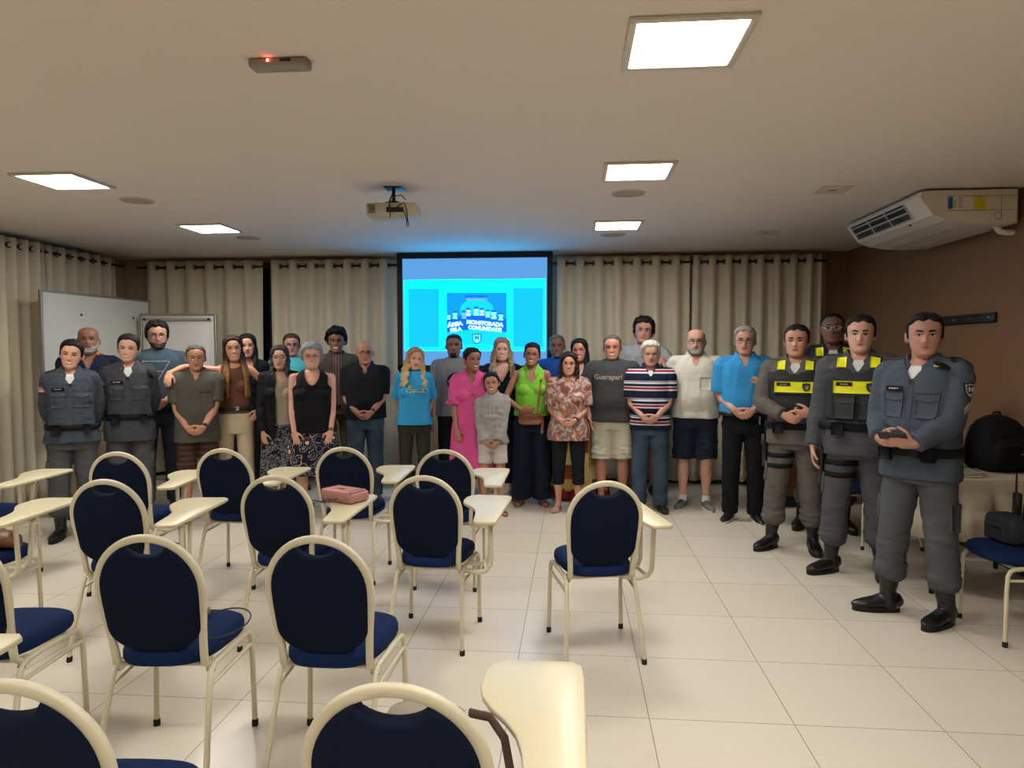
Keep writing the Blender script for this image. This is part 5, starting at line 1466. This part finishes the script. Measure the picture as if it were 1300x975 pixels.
# 2 bald man
P = person(-4.56, 6.25, 1.80, 'bald man with a short white beard and navy polo behind the two policewomen', arms='back', girth=1.12, belly=.03, head=(0,-4,0), skin='8A5A42', hair='77716A', brow='4A4440', smile=0)
pants(P, fabric('khaki cotton', '8C8068')); shoe(P, 'dress', mat('brown shoe', S3('4A2418'), .4)); top(P, fabric('navy jersey', '10162E'), neck='v', vz=1.36, vk=.4, off=.015); collar(P, fabric('orange collar', 'B8643A'), zf=1.42, gap=.5)
hair_short(P, .003, bald=.25, temple=.2, side=-.1); beard(P, '9A958E', .009)
# 3 policewoman
P = person(-3.90, 5.85, 1.715, 'smiling policewoman second from left in dark grey uniform with black beret at her shoulder', f=True, girth=1.08, arms='back', head=(-6,2,4), skin='C9947A', hair='141010', smile=2, seed=3)
uniform(P, fabric('dark grey uniform', '3B3D42'), M_unip, z0=.80, belt=1.02); hair_short(P, .011, line=.68, temple=.14, side=-.12, nape=-.45, wv=.45, top=.6); bun(P)
deco(P, mat('flag patch', S3('B98A8E'), .6), rect(.05,.045), ('jacket',), (-.2,-.0,1.33), 'arm_patch', u=(.35,-1,0), d=(1,.5,0), thick=.003)
g = G(); ell(g, (0,0,0), (.055,.06,.030)); g.v = [g.v[0]@rmat('Y', 55).T+np.array([.165,-.02,1.405])]; fin(g.mesh(), P, 'beret', M_bag)
# 4 tall man, triangle tee
P = person(-4.09, 6.60, 1.855, 'tall man with glasses in a slate blue T-shirt with a white triangle, hands clasped', girth=1.12, belly=.03, arms='clasp', clasp_h=.97, head=(6,2,-2), skin='B07C62', hair='1C1613', brow='1C1613', smile=0)
pants(P, M_jeand); shoe(P, 'dress', M_black); top(P, fabric('slate jersey', '3A4A56'), z0=.96, sleeve=.85)
hair_short(P, .020, line=.70, temple=.35, curl=.005, top=.5); beard(P, '3A302A', .0035); glasses(P, '1A1614')
tri = lambda s: [(-.5*s,.45*s),(0,-.42*s),(.5*s,.45*s)]
def tri_lines(P, s, z, x):
    pts = tri(s); L = [(pts[0],pts[1]),(pts[1],pts[2]),(pts[2],pts[0]),((-.27*s,.05*s),(.27*s,.05*s))]
    for a, b in L:
        a = np.array(a); b = np.array(b); d = norm(b-a); n = np.array([-d[1], d[0]])*.0022
        q = [a-n, b-n, b+n, a+n]
        if np.cross(np.array([*(q[1]-q[0]),0]), np.array([*(q[2]-q[1]),0]))[2] < 0: q = q[::-1]
        deco(P, M_silver, [tuple(v) for v in q], ('shirt',), (x,0,z), 'triangle_print', thick=.0015, cuts=3)
tri_lines(P, .23, 1.29, -.01)
# 5 older man
P = person(-3.43, 6.12, 1.625, 'older man with thin glasses in a dark grey button shirt and brown shorts, hands clasped', girth=1.08, belly=.03, arms='clasp', clasp_h=.90, head=(3,4,0), skin='B57C5C', hair='4E463E', brow='5A5048', smile=1, jaw=.92)
pants(P, M_brownstripe, zend=.52, off=.02, r=(.095,.085,.08), name='shorts'); shoe(P, 'dress', M_brownl); top(P, fabric('dark grey cotton', '4C4841'), z0=.80, sleeve=.82, neck='v', vz=1.41, sr=.006, hem=.015); collar(P, fabric('dark grey cotton', '4C4841'), zf=1.43, gap=.3)
buttons(P, M_btn, ('shirt',), 0, (.93,1.03,1.13,1.23,1.32)); deco(P, fabric('dark grey cotton', '4C4841'), rect(.10,.11), ('shirt',), (.085,0,1.25), 'pocket', thick=.004)
hair_short(P, .009, line=.80, temple=.35, top=-.3, bald=0); glasses(P, '8A8378', r=(.019,.014), thick=.0011); watch(P, 1)
# 6 long haired woman, brown top
P = person(-3.22, 6.42, 1.715, 'smiling woman with long brown hair in a brown sleeveless top and cream trousers', f=True, girth=.97, bust=.6,
  arms=({'w':(-.55,-.25,1.405),'f':(-.1,-.6,-.8),'t':(1,-.06,-.08),'curl':.3,'pole':(0,1,.35)}, {'w':(.215,-.05,1.03),'f':(-.35,-.3,-.9),'t':(-.7,-.6,0),'curl':.3,'pole':(1,.5,0)}), head=(4,0,-4), skin='C98F6C', hair='2A1A14', smile=2, lipstick=True)
pants(P, fabric('cream cotton', 'B7A68C'), z1=1.07, out=True, off=.012, r=(.090,.072,.075)); shoe(P, 'dress', M_brownl); top(P, fabric('brown jersey', '5C3A2C'), z0=1.0, sleeve=0, off=.009, loose=.2, neck='tank', vz=1.44, shoulder=0)
band(P, M_black, ('trousers','shirt'), 1.05, .04, .008); deco(P, M_chrome, rect(.035,.035), ('belt',), (.03,0,1.05), 'belt_buckle', thick=.004)
hair_long(P, -.42, tip='8A6238', n=17, wave=.012, flare=.01, seed=6)
# 7 woman in black behind
P = person(-3.36, 7.00, 1.745, 'dark haired woman in a black off-shoulder top behind the long haired one', f=True, girth=1.05, head=(0,0,-2), skin='B9806A', hair='120D0C', smile=1, lipstick=True)
skirt(P, M_bag if False else fabric('black viscose', '0A0A0C'), z0=.12, flare=.09); shoe(P, 'dress', M_black); top(P, fabric('black viscose', '0A0A0C'), z0=.95, sleeve=1.7, off=.012, neck='scoop', vz=1.36); hair_long(P, -.34, n=14, seed=7)
# 8 older woman, cardigan
P = person(-2.82, 6.54, 1.62, 'older woman with grey shoulder length hair, beige top, black cardigan and patterned skirt', f=True, girth=1.02, head=(-2,0,0), arms=({'w':(-.17,-.14,.86),'f':(.15,-.2,-1),'t':(.8,-.5,0),'curl':.35,'pole':(-1,.5,0)},'down'), skin='BD8E74', hair='2E2A29', smile=0, brow='3A3230', jaw=.92)
skirt(P, M_bwprint, z0=.16, flare=.03, folds=6); shoe(P, 'dress', M_black); top(P, fabric('beige jersey', '9C8F7A'), z0=.93, sleeve=.0, off=.008, loose=.35, neck='scoop', vz=1.38)
top(P, fabric('black knit', '0C0B0E'), z0=.80, sleeve=1.93, off=.022, loose=.8, name='cardigan', hem=.02, open_=lambda x, y, z: y < 0 and -.045 < x < .085+.03*(1.45-z))
hair_long(P, -.175, curl=.008, n=15, seed=8, tip='5A5552'); glasses(P, '9A958C', r=(.021,.017), thick=.0011)
# 9 man in cyan
P = person(-3.16, 7.65, 1.757, 'man with glasses in a cyan T-shirt standing at the back by the curtain gap', girth=1.12, skin='B57A6A', hair='4A3A30', brow='4A3A30', smile=0, head=(4,0,0), jaw=1.1)
pants(P, M_jeand); shoe(P, 'dress', M_black); top(P, fabric('cyan jersey', '4FB3B8')); hair_short(P, .012, top=.5, line=.72); glasses(P, '4A2E24')
# 10 grey haired woman
P = person(-2.40, 6.28, 1.635, 'grey haired woman with glasses in a black sleeveless top and navy floral skirt', f=True, girth=1.24, belly=.035, bust=.9, arms='thigh', head=(-2,0,0), skin='C89078', hair='8F9296', brow='6A5A52', smile=2, jaw=1.08, hw=1.04)
skirt(P, M_floral, z0=.46, flare=.05, folds=7); shoe(P, 'sandal', M_brownl); top(P, fabric('black jersey', '08090C'), z0=.88, sleeve=0, off=.012, loose=.75, neck='tank', vz=1.35, shoulder=0)
hair_short(P, .026, line=.60, temple=.15, side=-.25, nape=-.55, curl=.004, top=.2); glasses(P, '3A2622'); watch(P, 1, M_gold, M_gold)
# 11 young man curly
P = person(-2.56, 7.42, 1.80, 'young man with curly black hair in an olive jacket over a striped top', girth=.96, skin='7A4C38', hair='0D0A0A', brow='0D0A0A', smile=2, head=(-3,0,0), jaw=.9)
pants(P, fabric('olive cotton', '4A4636')); shoe(P, 'dress', M_brownl); top(P, M_stripev, z0=.96, sleeve=0, off=.010)
top(P, fabric('olive jacket cloth', '413D31'), z0=.86, sleeve=1.93, off=.026, loose=.7, name='jacket', open_=lambda x, y, z: y < 0 and abs(x) < .052+.0*(z) and z > .9); collar(P, fabric('olive jacket cloth', '413D31'), zf=1.40, gap=.8, fall=.06)
hair_short(P, .034, line=.62, temple=.35, side=.0, nape=-.35, curl=.010, top=.35, seed=4)
# 12 bald man black polo
P = person(-2.135, 7.05, 1.675, 'bald man with dark glasses in a black polo and jeans, hands clasped', girth=1.14, belly=.045, arms='clasp', clasp_h=.94, head=(6,5,0), skin='A8705A', hair='3A2E28', brow='2A201C', smile=0, hw=1.05)
pants(P, M_jean, r=(.092,.075,.07)); shoe(P, 'dress', M_brownl); top(P, fabric('black pique', '101218'), z0=.92, sleeve=.85, off=.016, neck='v', vz=1.40); collar(P, fabric('black pique', '101218'), zf=1.43, gap=.3)
hair_short(P, .002, bald=.2, temple=.1, side=-.1); glasses(P, '1A1210'); watch(P, 1)
# 13 blonde curly woman
P = person(-1.615, 7.02, 1.60, 'woman with long curly blonde hair in a bright blue T-shirt, arms behind her back', f=True, girth=1.04, bust=.6, arms='back', head=(12,0,6), skin='C4907C', hair='A5855A', brow='7A5A40', smile=1, lipstick=True)
pants(P, fabric('dark olive trousers', '2F2C27'), r=(.088,.066,.085)); shoe(P, 'dress', M_black); top(P, fabric('bright blue jersey', '2F93C4'), z0=.90, sleeve=.85, off=.016, loose=.9)
hair_long(P, -.28, curl=.016, n=19, seed=13, flare=.035, thick=.021, tip='C2A878', cap=.020)
deco(P, mat('print white', S3('BFD0D6'), .6), rect(.235,.036), ('shirt',), (.035,0,1.285), 'print_strip', thick=.002, cuts=3); words(P, M_black, 'SAN CHRIS 84', .034, ('print_strip','shirt'), (.035,0,1.286), bold=.0012, sx=.98)
deco(P, mat('print yellow', S3('B9B27A'), .6), [(-.025,0),(0,.0),(.028,.0),(.015,.03),(0,.045),(-.015,.03)], ('shirt',), (-.045,0,1.312), 'print_mark', thick=.002, cuts=0)
# 14 man grey tee
P = person(-1.27, 7.40, 1.75, 'man with cropped dark hair and goatee in a light grey T-shirt before the screen', girth=1.02, skin='7E5444', hair='17120F', brow='17120F', smile=0, head=(-2,0,0))
pants(P, fabric('black cotton', '121215')); shoe(P, 'dress', M_black); top(P, fabric('light grey jersey', '77787A'), z0=.88); hair_short(P, .006, line=.70); beard(P, '1A1412', .004, goatee=True)
deco(P, fabric('black cotton', '121215'), disc(.095,16,.10), ('shirt',), (.02,0,1.25), 'print', thick=.002, cuts=2); deco(P, fabric('light grey jersey', '77787A'), disc(.06,14,.05), ('print',), (.02,0,1.23), 'print', thick=.002, cuts=1); watch(P, -1)
# 15 pink dress
P = person(-.975, 6.68, 1.60, 'smiling woman in a pink button dress with dark tied hair', f=True, girth=1.10, belly=.02, bust=.7, arms=('thigh', 'back'), head=(26,0,0), skin='93604A', hair='100C0C', smile=2, lipstick=True)
M_pinkc = fabric('pink linen', 'C24B82')
skirt(P, M_pinkc, z1=1.05, z0=.47, flare=.035, folds=5, amp=.004, name='dress_skirt', off=.020); shoe(P, 'sandal', M_brownl); top(P, M_pinkc, z0=.95, sleeve=.95, off=.018, loose=.25, hem=0, neck='v', vz=1.37, name='dress', sr=.008); collar(P, M_pinkc, zf=1.42, gap=.4, fall=.05)
hair_short(P, .010, wv=.45, line=.66, temple=.12, side=-.12, top=.7, nape=-.5); bun(P, (0,.08,.10), .035); buttons(P, M_btn, ('dress',), .012, (1.35,1.27,1.17,1.07), .007)
deco(P, M_pinkc, [(-.03,-.02),(0,-.006),(.03,-.02),(.03,.02),(0,.006),(-.03,.02)], ('dress',), (-.24,-.0,1.19), 'sleeve_bow', thick=.012, cuts=1)
# 16 girl
P = person(-.765, 6.60, 1.36, 'girl in a grey hooded sweatshirt and white shorts, hands together', f=True, girth=.98, bust=.15, arms='clasp', clasp_h=.86, head=(-3,0,-6), hk=1.13, skin='A8745A', hair='150F0E', smile=2, handk=1.05)
M_hood = fabric('grey fleece', '8F8C88'); pants(P, fabric('white cotton', 'B9B4AE'), zend=.64, z1=.98, off=.016, r=(.095,.09,.09), name='shorts'); shoe(P, 'sandal', M_brownl)
top(P, M_hood, z0=.90, sleeve=1.92, off=.026, loose=1.0, name='hoodie', cuff=.016, sr=.010, wr=.0045, hem=.004); collar(P, M_hood, zf=1.43, gap=.22, fall=.075, h=.034, rad=.070, name='hood', thick=.008)
hair_short(P, .010, wv=.45, line=.66, temple=.12, side=-.12, top=.7); bun(P, (0,.10,.0), .03)
g = G()
for x in (-.018, .018): tube(g, [(x,-.165,1.40),(x*1.2,-.20,1.30),(x*1.3,-.205,1.22)], .003, 6)
fin(g.mesh(), P, 'drawstring', M_silver)
# 17 blonde woman in navy
P = person(-.745, 7.30, 1.705, 'woman with long wavy blonde hair in a navy V-neck before the screen', f=True, girth=1.02, bust=.6, head=(2,0,0), skin='CE9A8A', hair='8E7C5C', brow='6A5440', smile=2, lipstick=True)
skirt(P, fabric('navy crepe', '0F1424'), z0=.2, flare=.05); shoe(P, 'sandal', M_brownl); top(P, fabric('navy crepe', '0F1424'), z0=.92, sleeve=.6, off=.012, neck='v', vz=1.28, vk=.5)
hair_long(P, -.25, curl=.012, n=19, seed=17, flare=.03, thick=.020, tip='A5946E', cap=.016)
# 18 lime blouse
P = person(-.42, 7.05, 1.65, 'woman in a lime green sleeveless blouse with a tan bag at her waist', f=True, girth=1.08, bust=.7, arms=({'w':(-.10,-.185,1.045),'f':(.95,-.2,.0),'t':(0,-.3,1),'curl':.3,'pole':(-1,.3,-.4)}, 'down'), head=(-4,0,4), skin='9A644C', hair='14100F', smile=2, lipstick=True)
M_lime = fabric('lime chiffon', '74B436'); pants(P, fabric('navy twill', '101828'), z1=1.0, off=.016, r=(.098,.098,.105)); shoe(P, 'platform', mat('plum strap', S3('5A2A3E'), .4), mat('cork', S3('8C5A3C'), .6)); top(P, M_lime, z0=.98, sleeve=0, off=.014, loose=.8, neck='tank', vz=1.34, shoulder=0); collar(P, M_lime, zf=1.41, gap=.45)
hair_short(P, .010, wv=.45, line=.66, temple=.12, side=-.12, top=.7, nape=-.4); bun(P)
M_tan = mat('tan leather', S3('8A5634'), .45)
deco(P, M_tan, [(-.13,-.05),(-.09,-.075),(.09,-.075),(.12,-.04),(.12,.045),(-.13,.05)], ('shirt','trousers'), (-.01,0,.965), 'waist_bag', thick=.05, cuts=3, smooth=True); deco(P, M_pinkd, rect(.23,.005), ('waist_bag',), (-.01,0,.985), 'bag_zipper', thick=.003)
deco(P, M_tan, [(-.008,-.17),(.012,-.17),(.055,.2),(.030,.2)], ('shirt','waist_bag'), (.06,0,1.17), 'bag_strap', thick=.004, cuts=3); deco(P, M_tan, [(-.03,-.13),(.0,-.13),(.012,.1),(-.012,.1)], ('trousers','shirt'), (.125,0,.92), 'bag_tail', thick=.008, cuts=2)
# 19 man in blue behind
P = person(-.18, 7.75, 1.745, 'grey haired dark skinned man in a royal blue T-shirt at the back', girth=1.0, skin='6E4A3C', hair='55504C', brow='2A2422', smile=0, head=(0,0,-2))
pants(P, M_jeand); shoe(P, 'dress', M_black); top(P, fabric('royal blue jersey', '123E86')); hair_short(P, .008, line=.74, curl=.001); beard(P, '6A625C', .004, goatee=True)
# 20 long black hair woman with patchwork skirt
P = person(.07, 7.38, 1.695, 'woman with long black hair, printed blouse and long yellow patchwork skirt', f=True, girth=1.08, head=(-8,0,-4), skin='B06E58', hair='0C0A0C', smile=2, lipstick=True, bust=.6)
skirt(P, M_patch, z0=.12, flare=.10, folds=9, amp=.018); skirt(P, fabric('red ruffle', '6E1E14'), z1=.14, z0=.035, flare=.115, folds=14, amp=.02, name='skirt_ruffle'); shoe(P, 'sandal', M_brownl); top(P, M_creamprint, z0=.93, sleeve=.8, off=.016, neck='v', vz=1.38)
hair_long(P, -.36, n=16, seed=20, cap=.016, wave=.014)
# 21 curly haired woman tie dye blouse
P = person(-.045, 6.80, 1.555, 'smiling woman with curly brown hair in a rust tie-dye blouse and black capris', f=True, girth=1.16, belly=.02, bust=.8, arms='clasp', clasp_h=.97, head=(0,0,0), skin='C4896E', hair='241613', smile=2, lipstick=True, jaw=1.04)
pants(P, fabric('black stretch', '101519'), zend=.30, off=.008, r=(.088,.062,.060)); shoe(P, 'sandal', mat('white strap', S3('B9A29A'), .5), mat('pink sole', S3('A56A6A'), .5)); top(P, M_blouse, z0=.80, sleeve=.85, off=.018, loose=.9, neck='v', vz=1.38, sr=.012, hem=.02); collar(P, M_blouse, zf=1.42, gap=.4, fall=.05)
hair_long(P, -.155, curl=.010, n=17, seed=21, cap=.018, flare=.02, tip='3A2018'); watch(P, 1)
# 22 Guarapari
P = person(.39, 7.05, 1.73, 'smiling man in a charcoal Guarapari T-shirt and cream shorts', girth=1.18, belly=.04, arms=({'w':(-.235,-.10,.93),'f':(.2,-.35,-.9),'t':(-.2,-1,.1),'curl':.15,'pole':(-1,.5,0)}, 'back'), head=(-4,3,-2), skin='B5765E', hair='5A5048', brow='5A4A40', smile=2, hw=1.04, jaw=1.08)
pants(P, fabric('cream shorts', 'B9B3A0'), zend=.50, off=.022, r=(.102,.098,.098), name='shorts', wr=.005); shoe(P, 'sneaker', M_black, M_sole); top(P, fabric('charcoal jersey', '37383A'), z0=.88, sleeve=.85, off=.018, loose=.9, sr=.008); hair_short(P, .007, line=.76)
words(P, mat('print tan', S3('9A8878'), .6), 'Guarapari', .070, ('shirt',), (-.045,0,1.335), bold=.0012, sx=1.0)
# 23 tall young man behind
P = person(.735, 7.55, 1.915, 'tall young man with curly black hair in a light grey T-shirt behind the striped polo', girth=1.04, arms=('down', {'w':(.17,-.28,1.36),'f':(.35,-.35,-.55),'t':(-.7,-.5,.3),'curl':.25,'pole':(1,.3,-1)}), head=(0,-3,3), skin='A87060', hair='120E0D', brow='120E0D', smile=0)
pants(P, fabric('black cotton', '121215'), zend=.5, name='shorts', off=.02); shoe(P, 'sneaker', M_black, M_sole, M_sole); top(P, fabric('light grey cotton', '84868A'), z0=.90, sleeve=.85); hair_short(P, .024, line=.66, temple=.35, curl=.010, top=.5, seed=9)
# 24 old man striped polo
P = person(.745, 6.88, 1.66, 'white haired old man in a navy striped polo and jeans, hands clasped', girth=1.04, belly=.04, arms='clasp', clasp_h=.95, head=(2,3,0), skin='B8846E', hair='B9B6A8', brow='9A948A', smile=1, jaw=1.04)
pants(P, M_jean, r=(.098,.080,.078)); shoe(P, 'sneaker', M_black, M_black); top(P, M_stripe, z0=.86, sleeve=.85, off=.018, loose=.85, neck='v', vz=1.40, sr=.008); collar(P, fabric('navy collar', '161C30'), zf=1.43, gap=.3)
g = G(); loft(g, torso_rings(P, .004, 1.34, 1.462)); fin(g.mesh(), P, 'undershirt', M_tee)
hair_short(P, .020, line=.64, temple=.20, side=-.28, nape=-.55, top=.2)
# 25 white polo
P = person(1.195, 7.0, 1.79, 'man with black glasses and white beard in a white polo and navy shorts', girth=1.16, belly=.055, arms='back', head=(-3,0,0), skin='BE8A76', hair='8A8278', brow='5A504A', smile=1, hw=1.03)
M_wp = fabric('white pique', 'BDB9AC'); pants(P, fabric('navy shorts cloth', '141B2C'), zend=.50, off=.022, r=(.102,.10,.10), name='shorts', wr=.005); shoe(P, 'sneaker', mat('grey mesh', S3('5F625E'), .7), M_sole, M_black); top(P, M_wp, z0=.90, sleeve=.88, off=.018, loose=.9, neck='v', vz=1.39, sr=.010); collar(P, M_wp, zf=1.43, gap=.35)
deco(P, M_wp, rect(.10,.12), ('shirt',), (.085,0,1.235), 'pocket', thick=.004); buttons(P, M_silver, ('shirt',), 0, (1.38,1.33), .004)
hair_short(P, .004, line=.80, bald=.55, temple=.3, side=-.2); beard(P, '9A948C', .008); glasses(P, '14110F', r=(.022,.019), thick=.0022)
for sd in (-1,1):
    g = G(); h, kn, a = leg_pts(P, sd); tube(g, [np.array([a[0],a[1],.085]), np.array([a[0],a[1],.125])], [.042,.039], 14); fin(g.mesh(), P, 'sock', M_tee)

# 26 light blue polo
P = person(1.55, 6.53, 1.79, 'grey haired man with glasses in a light blue polo with round emblem, hands clasped', girth=1.08, belly=.03, arms='clasp', clasp_h=.97, head=(-4,0,0), skin='B98570', hair='8E8A82', brow='6A625A', smile=1, seed=26)
M_lb = fabric('light blue pique', '2F86BE'); pants(P, fabric('black trousers', '0B0C11'), r=(.092,.074,.072)); shoe(P, 'sneaker', M_black, M_sole); top(P, M_lb, z0=.98, sleeve=.88, off=.018, loose=.75, neck='v', vz=1.40, sr=.010); collar(P, M_lb, zf=1.43, gap=.35)
deco(P, mat('emblem cream', S3('C2B08E'), .6), disc(.032,20), ('shirt',), (.078,0,1.29), 'emblem', thick=.003, cuts=1); deco(P, mat('emblem orange', S3('B8682E'), .6), disc(.012,12), ('emblem',), (.078,0,1.29), 'emblem_centre', thick=.002, cuts=0)
band(P, M_black, ('trousers','shirt'), .985, .035, .006); deco(P, M_silver, rect(.014,.07), ('trousers',), (.13,0,.93), 'key_clip', thick=.008, cuts=1)
hair_short(P, .014, line=.70, temple=.25, side=-.2, top=.2); glasses(P, '3A2A24'); watch(P, 1, M_gold, M_tee)
# 27 vest officer
P = person(1.72, 5.60, 1.775, 'officer in yellow banded vest with folded hands, beside the light blue polo', girth=1.08, belly=.02, face=-22, arms=({'w':(-.06,-.225,1.075),'f':(.85,-.2,-.35),'t':(.3,-.3,.9),'curl':.7,'pole':(-1,.4,-.5)}, {'w':(.13,-.235,1.10),'f':(-.85,-.1,-.1),'t':(-.2,-.4,.9),'curl':.8,'pole':(1,.4,-.5)}), head=(-2,0,0), skin='B98268', hair='17120F', brow='17120F', smile=0, hw=1.03, feet=((-.16,-.03),(.14,.02)), toe=(30,15), vox=.0055, seed=27)
uniform(P, M_unig, M_unig, z0=.84, belt=.985, pockets=False); vest(P); holster(P, .72); hair_short(P, .010, line=.68, temple=.38)
# 28 officer behind
P = person(2.23, 6.30, 1.90, 'tall officer with glasses standing behind the two vest officers', girth=1.06, face=-14, skin='6E4A3A', hair='0E0B0A', brow='0E0B0A', smile=1, head=(-4,-3,0), seed=28, feet=((-.20,0),(.12,0)))
uniform(P, fabric('dark navy uniform', '24272E'), M_unip, pockets=False, cargo=False); vest(P); hair_short(P, .006, line=.72); glasses(P, 'B5B2AA', r=(.022,.017), thick=.0016)
# 29 vest officer with pouches
P = person(1.965, 5.02, 1.815, 'officer with two pouches on a yellow banded vest, arms hanging, between two officers', girth=1.10, belly=.02, face=-27, head=(4,0,0), skin='BE8C76', hair='17130F', brow='2A201A', smile=0, hw=1.03, feet=((-.15,-.04),(.15,.03)), toe=(38,10), vox=.0052, seed=29, arms='down')
uniform(P, fabric('grey violet uniform', '44454C'), fabric('grey violet trousers', '45464B'), z0=.82, belt=1.02, pockets=False); vest(P, True); holster(P, .74); hair_short(P, .012, line=.68, temple=.38, top=.2)
g = G(); ell(g, (0,0,0), (.06,.065,.028)); g.v = [g.v[0]@rmat('Y', 42).T+np.array([.175,-.01,1.425])]; fin(g.mesh(), P, 'beret', M_bag)
# 30 sergeant
P = person(2.00, 4.22, 1.79, 'officer nearest the camera in slate uniform with a sleeve chevron, holding a phone', girth=1.08, belly=.05, face=-48, arms=({'w':(-.105,-.265,1.055),'f':(.75,-.55,.0),'t':(.3,-.2,.9),'curl':.6,'pole':(-.5,.7,-.6)}, {'w':(.09,-.295,1.045),'f':(-.85,-.35,.15),'t':(-.1,-.35,.9),'curl':.35,'pole':(.55,.8,-.3)}), head=(26,0,0), skin='A57560', hair='120E0D', brow='17110E', smile=0, feet=((-.15,-.04),(.15,.0)), toe=(45,-10), vox=.0048, seed=30)
uniform(P, fabric('slate uniform', '3F4853'), fabric('slate trousers', '474A4D'), z0=.82, belt=.985); hair_short(P, .011, line=.66, temple=.38)
nm = ('jacket',); aim = dict(u=(.5,-.9,0), v=(0,0,1), d=(-.9,.45,0))
aim = dict(u=(.55,.83,0), v=(0,0,1), d=(-.83,.55,0))
deco(P, M_dark, shield(.070,.088), nm, (.215,-.02,1.335), 'sleeve_shield', thick=.003, **aim); deco(P, M_silver, shield(.056,.072), ('sleeve_shield',), (.215,-.02,1.335), 'shield_field', thick=.002, cuts=1, **aim); deco(P, M_dark, shield(.040,.05), ('shield_field',), (.215,-.02,1.338), 'shield_crest', thick=.002, cuts=1, **aim)
for dx in (-.010,.010): deco(P, M_silver, disc(.007,10,.014), ('shield_crest',), (.215+dx*.55,-.02+dx*.83,1.34), 'crest_wing', thick=.002, cuts=0, **aim)
for i, zz in enumerate((1.255, 1.235)):
    for sd in (-1, 1):
        q = [(0,.0),(0,.014),(sd*.042,-.014),(sd*.042,-.028)]
        if sd > 0: q = q[::-1]
        deco(P, M_silver, q, nm, (.215,-.02,zz), 'chevron', thick=.003, cuts=2, **aim)
deco(P, M_silver, disc(.011,14), nm, (.215,-.02,1.208), 'chevron_ring', thick=.003, cuts=0, **aim); deco(P, M_dark, disc(.005,10), ('chevron_ring',), (.215,-.02,1.208), 'chevron_ring_centre', thick=.002, cuts=0, **aim)
g = G(); ell(g, (0,0,0), (.065,.075,.026)); g.v = [g.v[0]@rmat('Y', 30).T+np.array([.185,.03,1.475])]; fin(g.mesh(), P, 'beret', M_bag)
g = G(); ell(g, (0,0,0), (.045,.055,.010)); g.v = [g.v[0]@rmat('Y', 25).T+np.array([.130,-.070,1.468])]; fin(g.mesh(), P, 'beret_flap', M_bag)
g = G(); ell(g, (0,0,0), (.018,.018,.004)); g.v = [g.v[0]@rmat('X', 50).T+np.array([.120,-.112,1.470])]; fin(g.mesh(), P, 'beret_badge', M_gold)
# his phone
S_ = P['S']; a = P['root'].rotation_euler[2]; lx, ly, lz = .0*S_, -.345*S_, 1.085*S_
ph = empty('phone', (P['root'].location[0]+math.cos(a)*lx-math.sin(a)*ly, P['root'].location[1]+math.sin(a)*lx+math.cos(a)*ly, lz), a+R(20)); ph.rotation_euler = (R(-35), 0, a+R(10))
g = G(); rbox(g, (0,0,0), (.145,.075,.010), .004); link('case', g.mesh(), M_black, ph)
g = G(); box(g, (0,0,.0055), (.135,.066,.001)); link('screen', g.mesh(), mat('phone glass', S3('0A0C10'), .08), ph, smooth=False)
tag(ph, 'black phone in the hands of the nearest officer', 'phone')
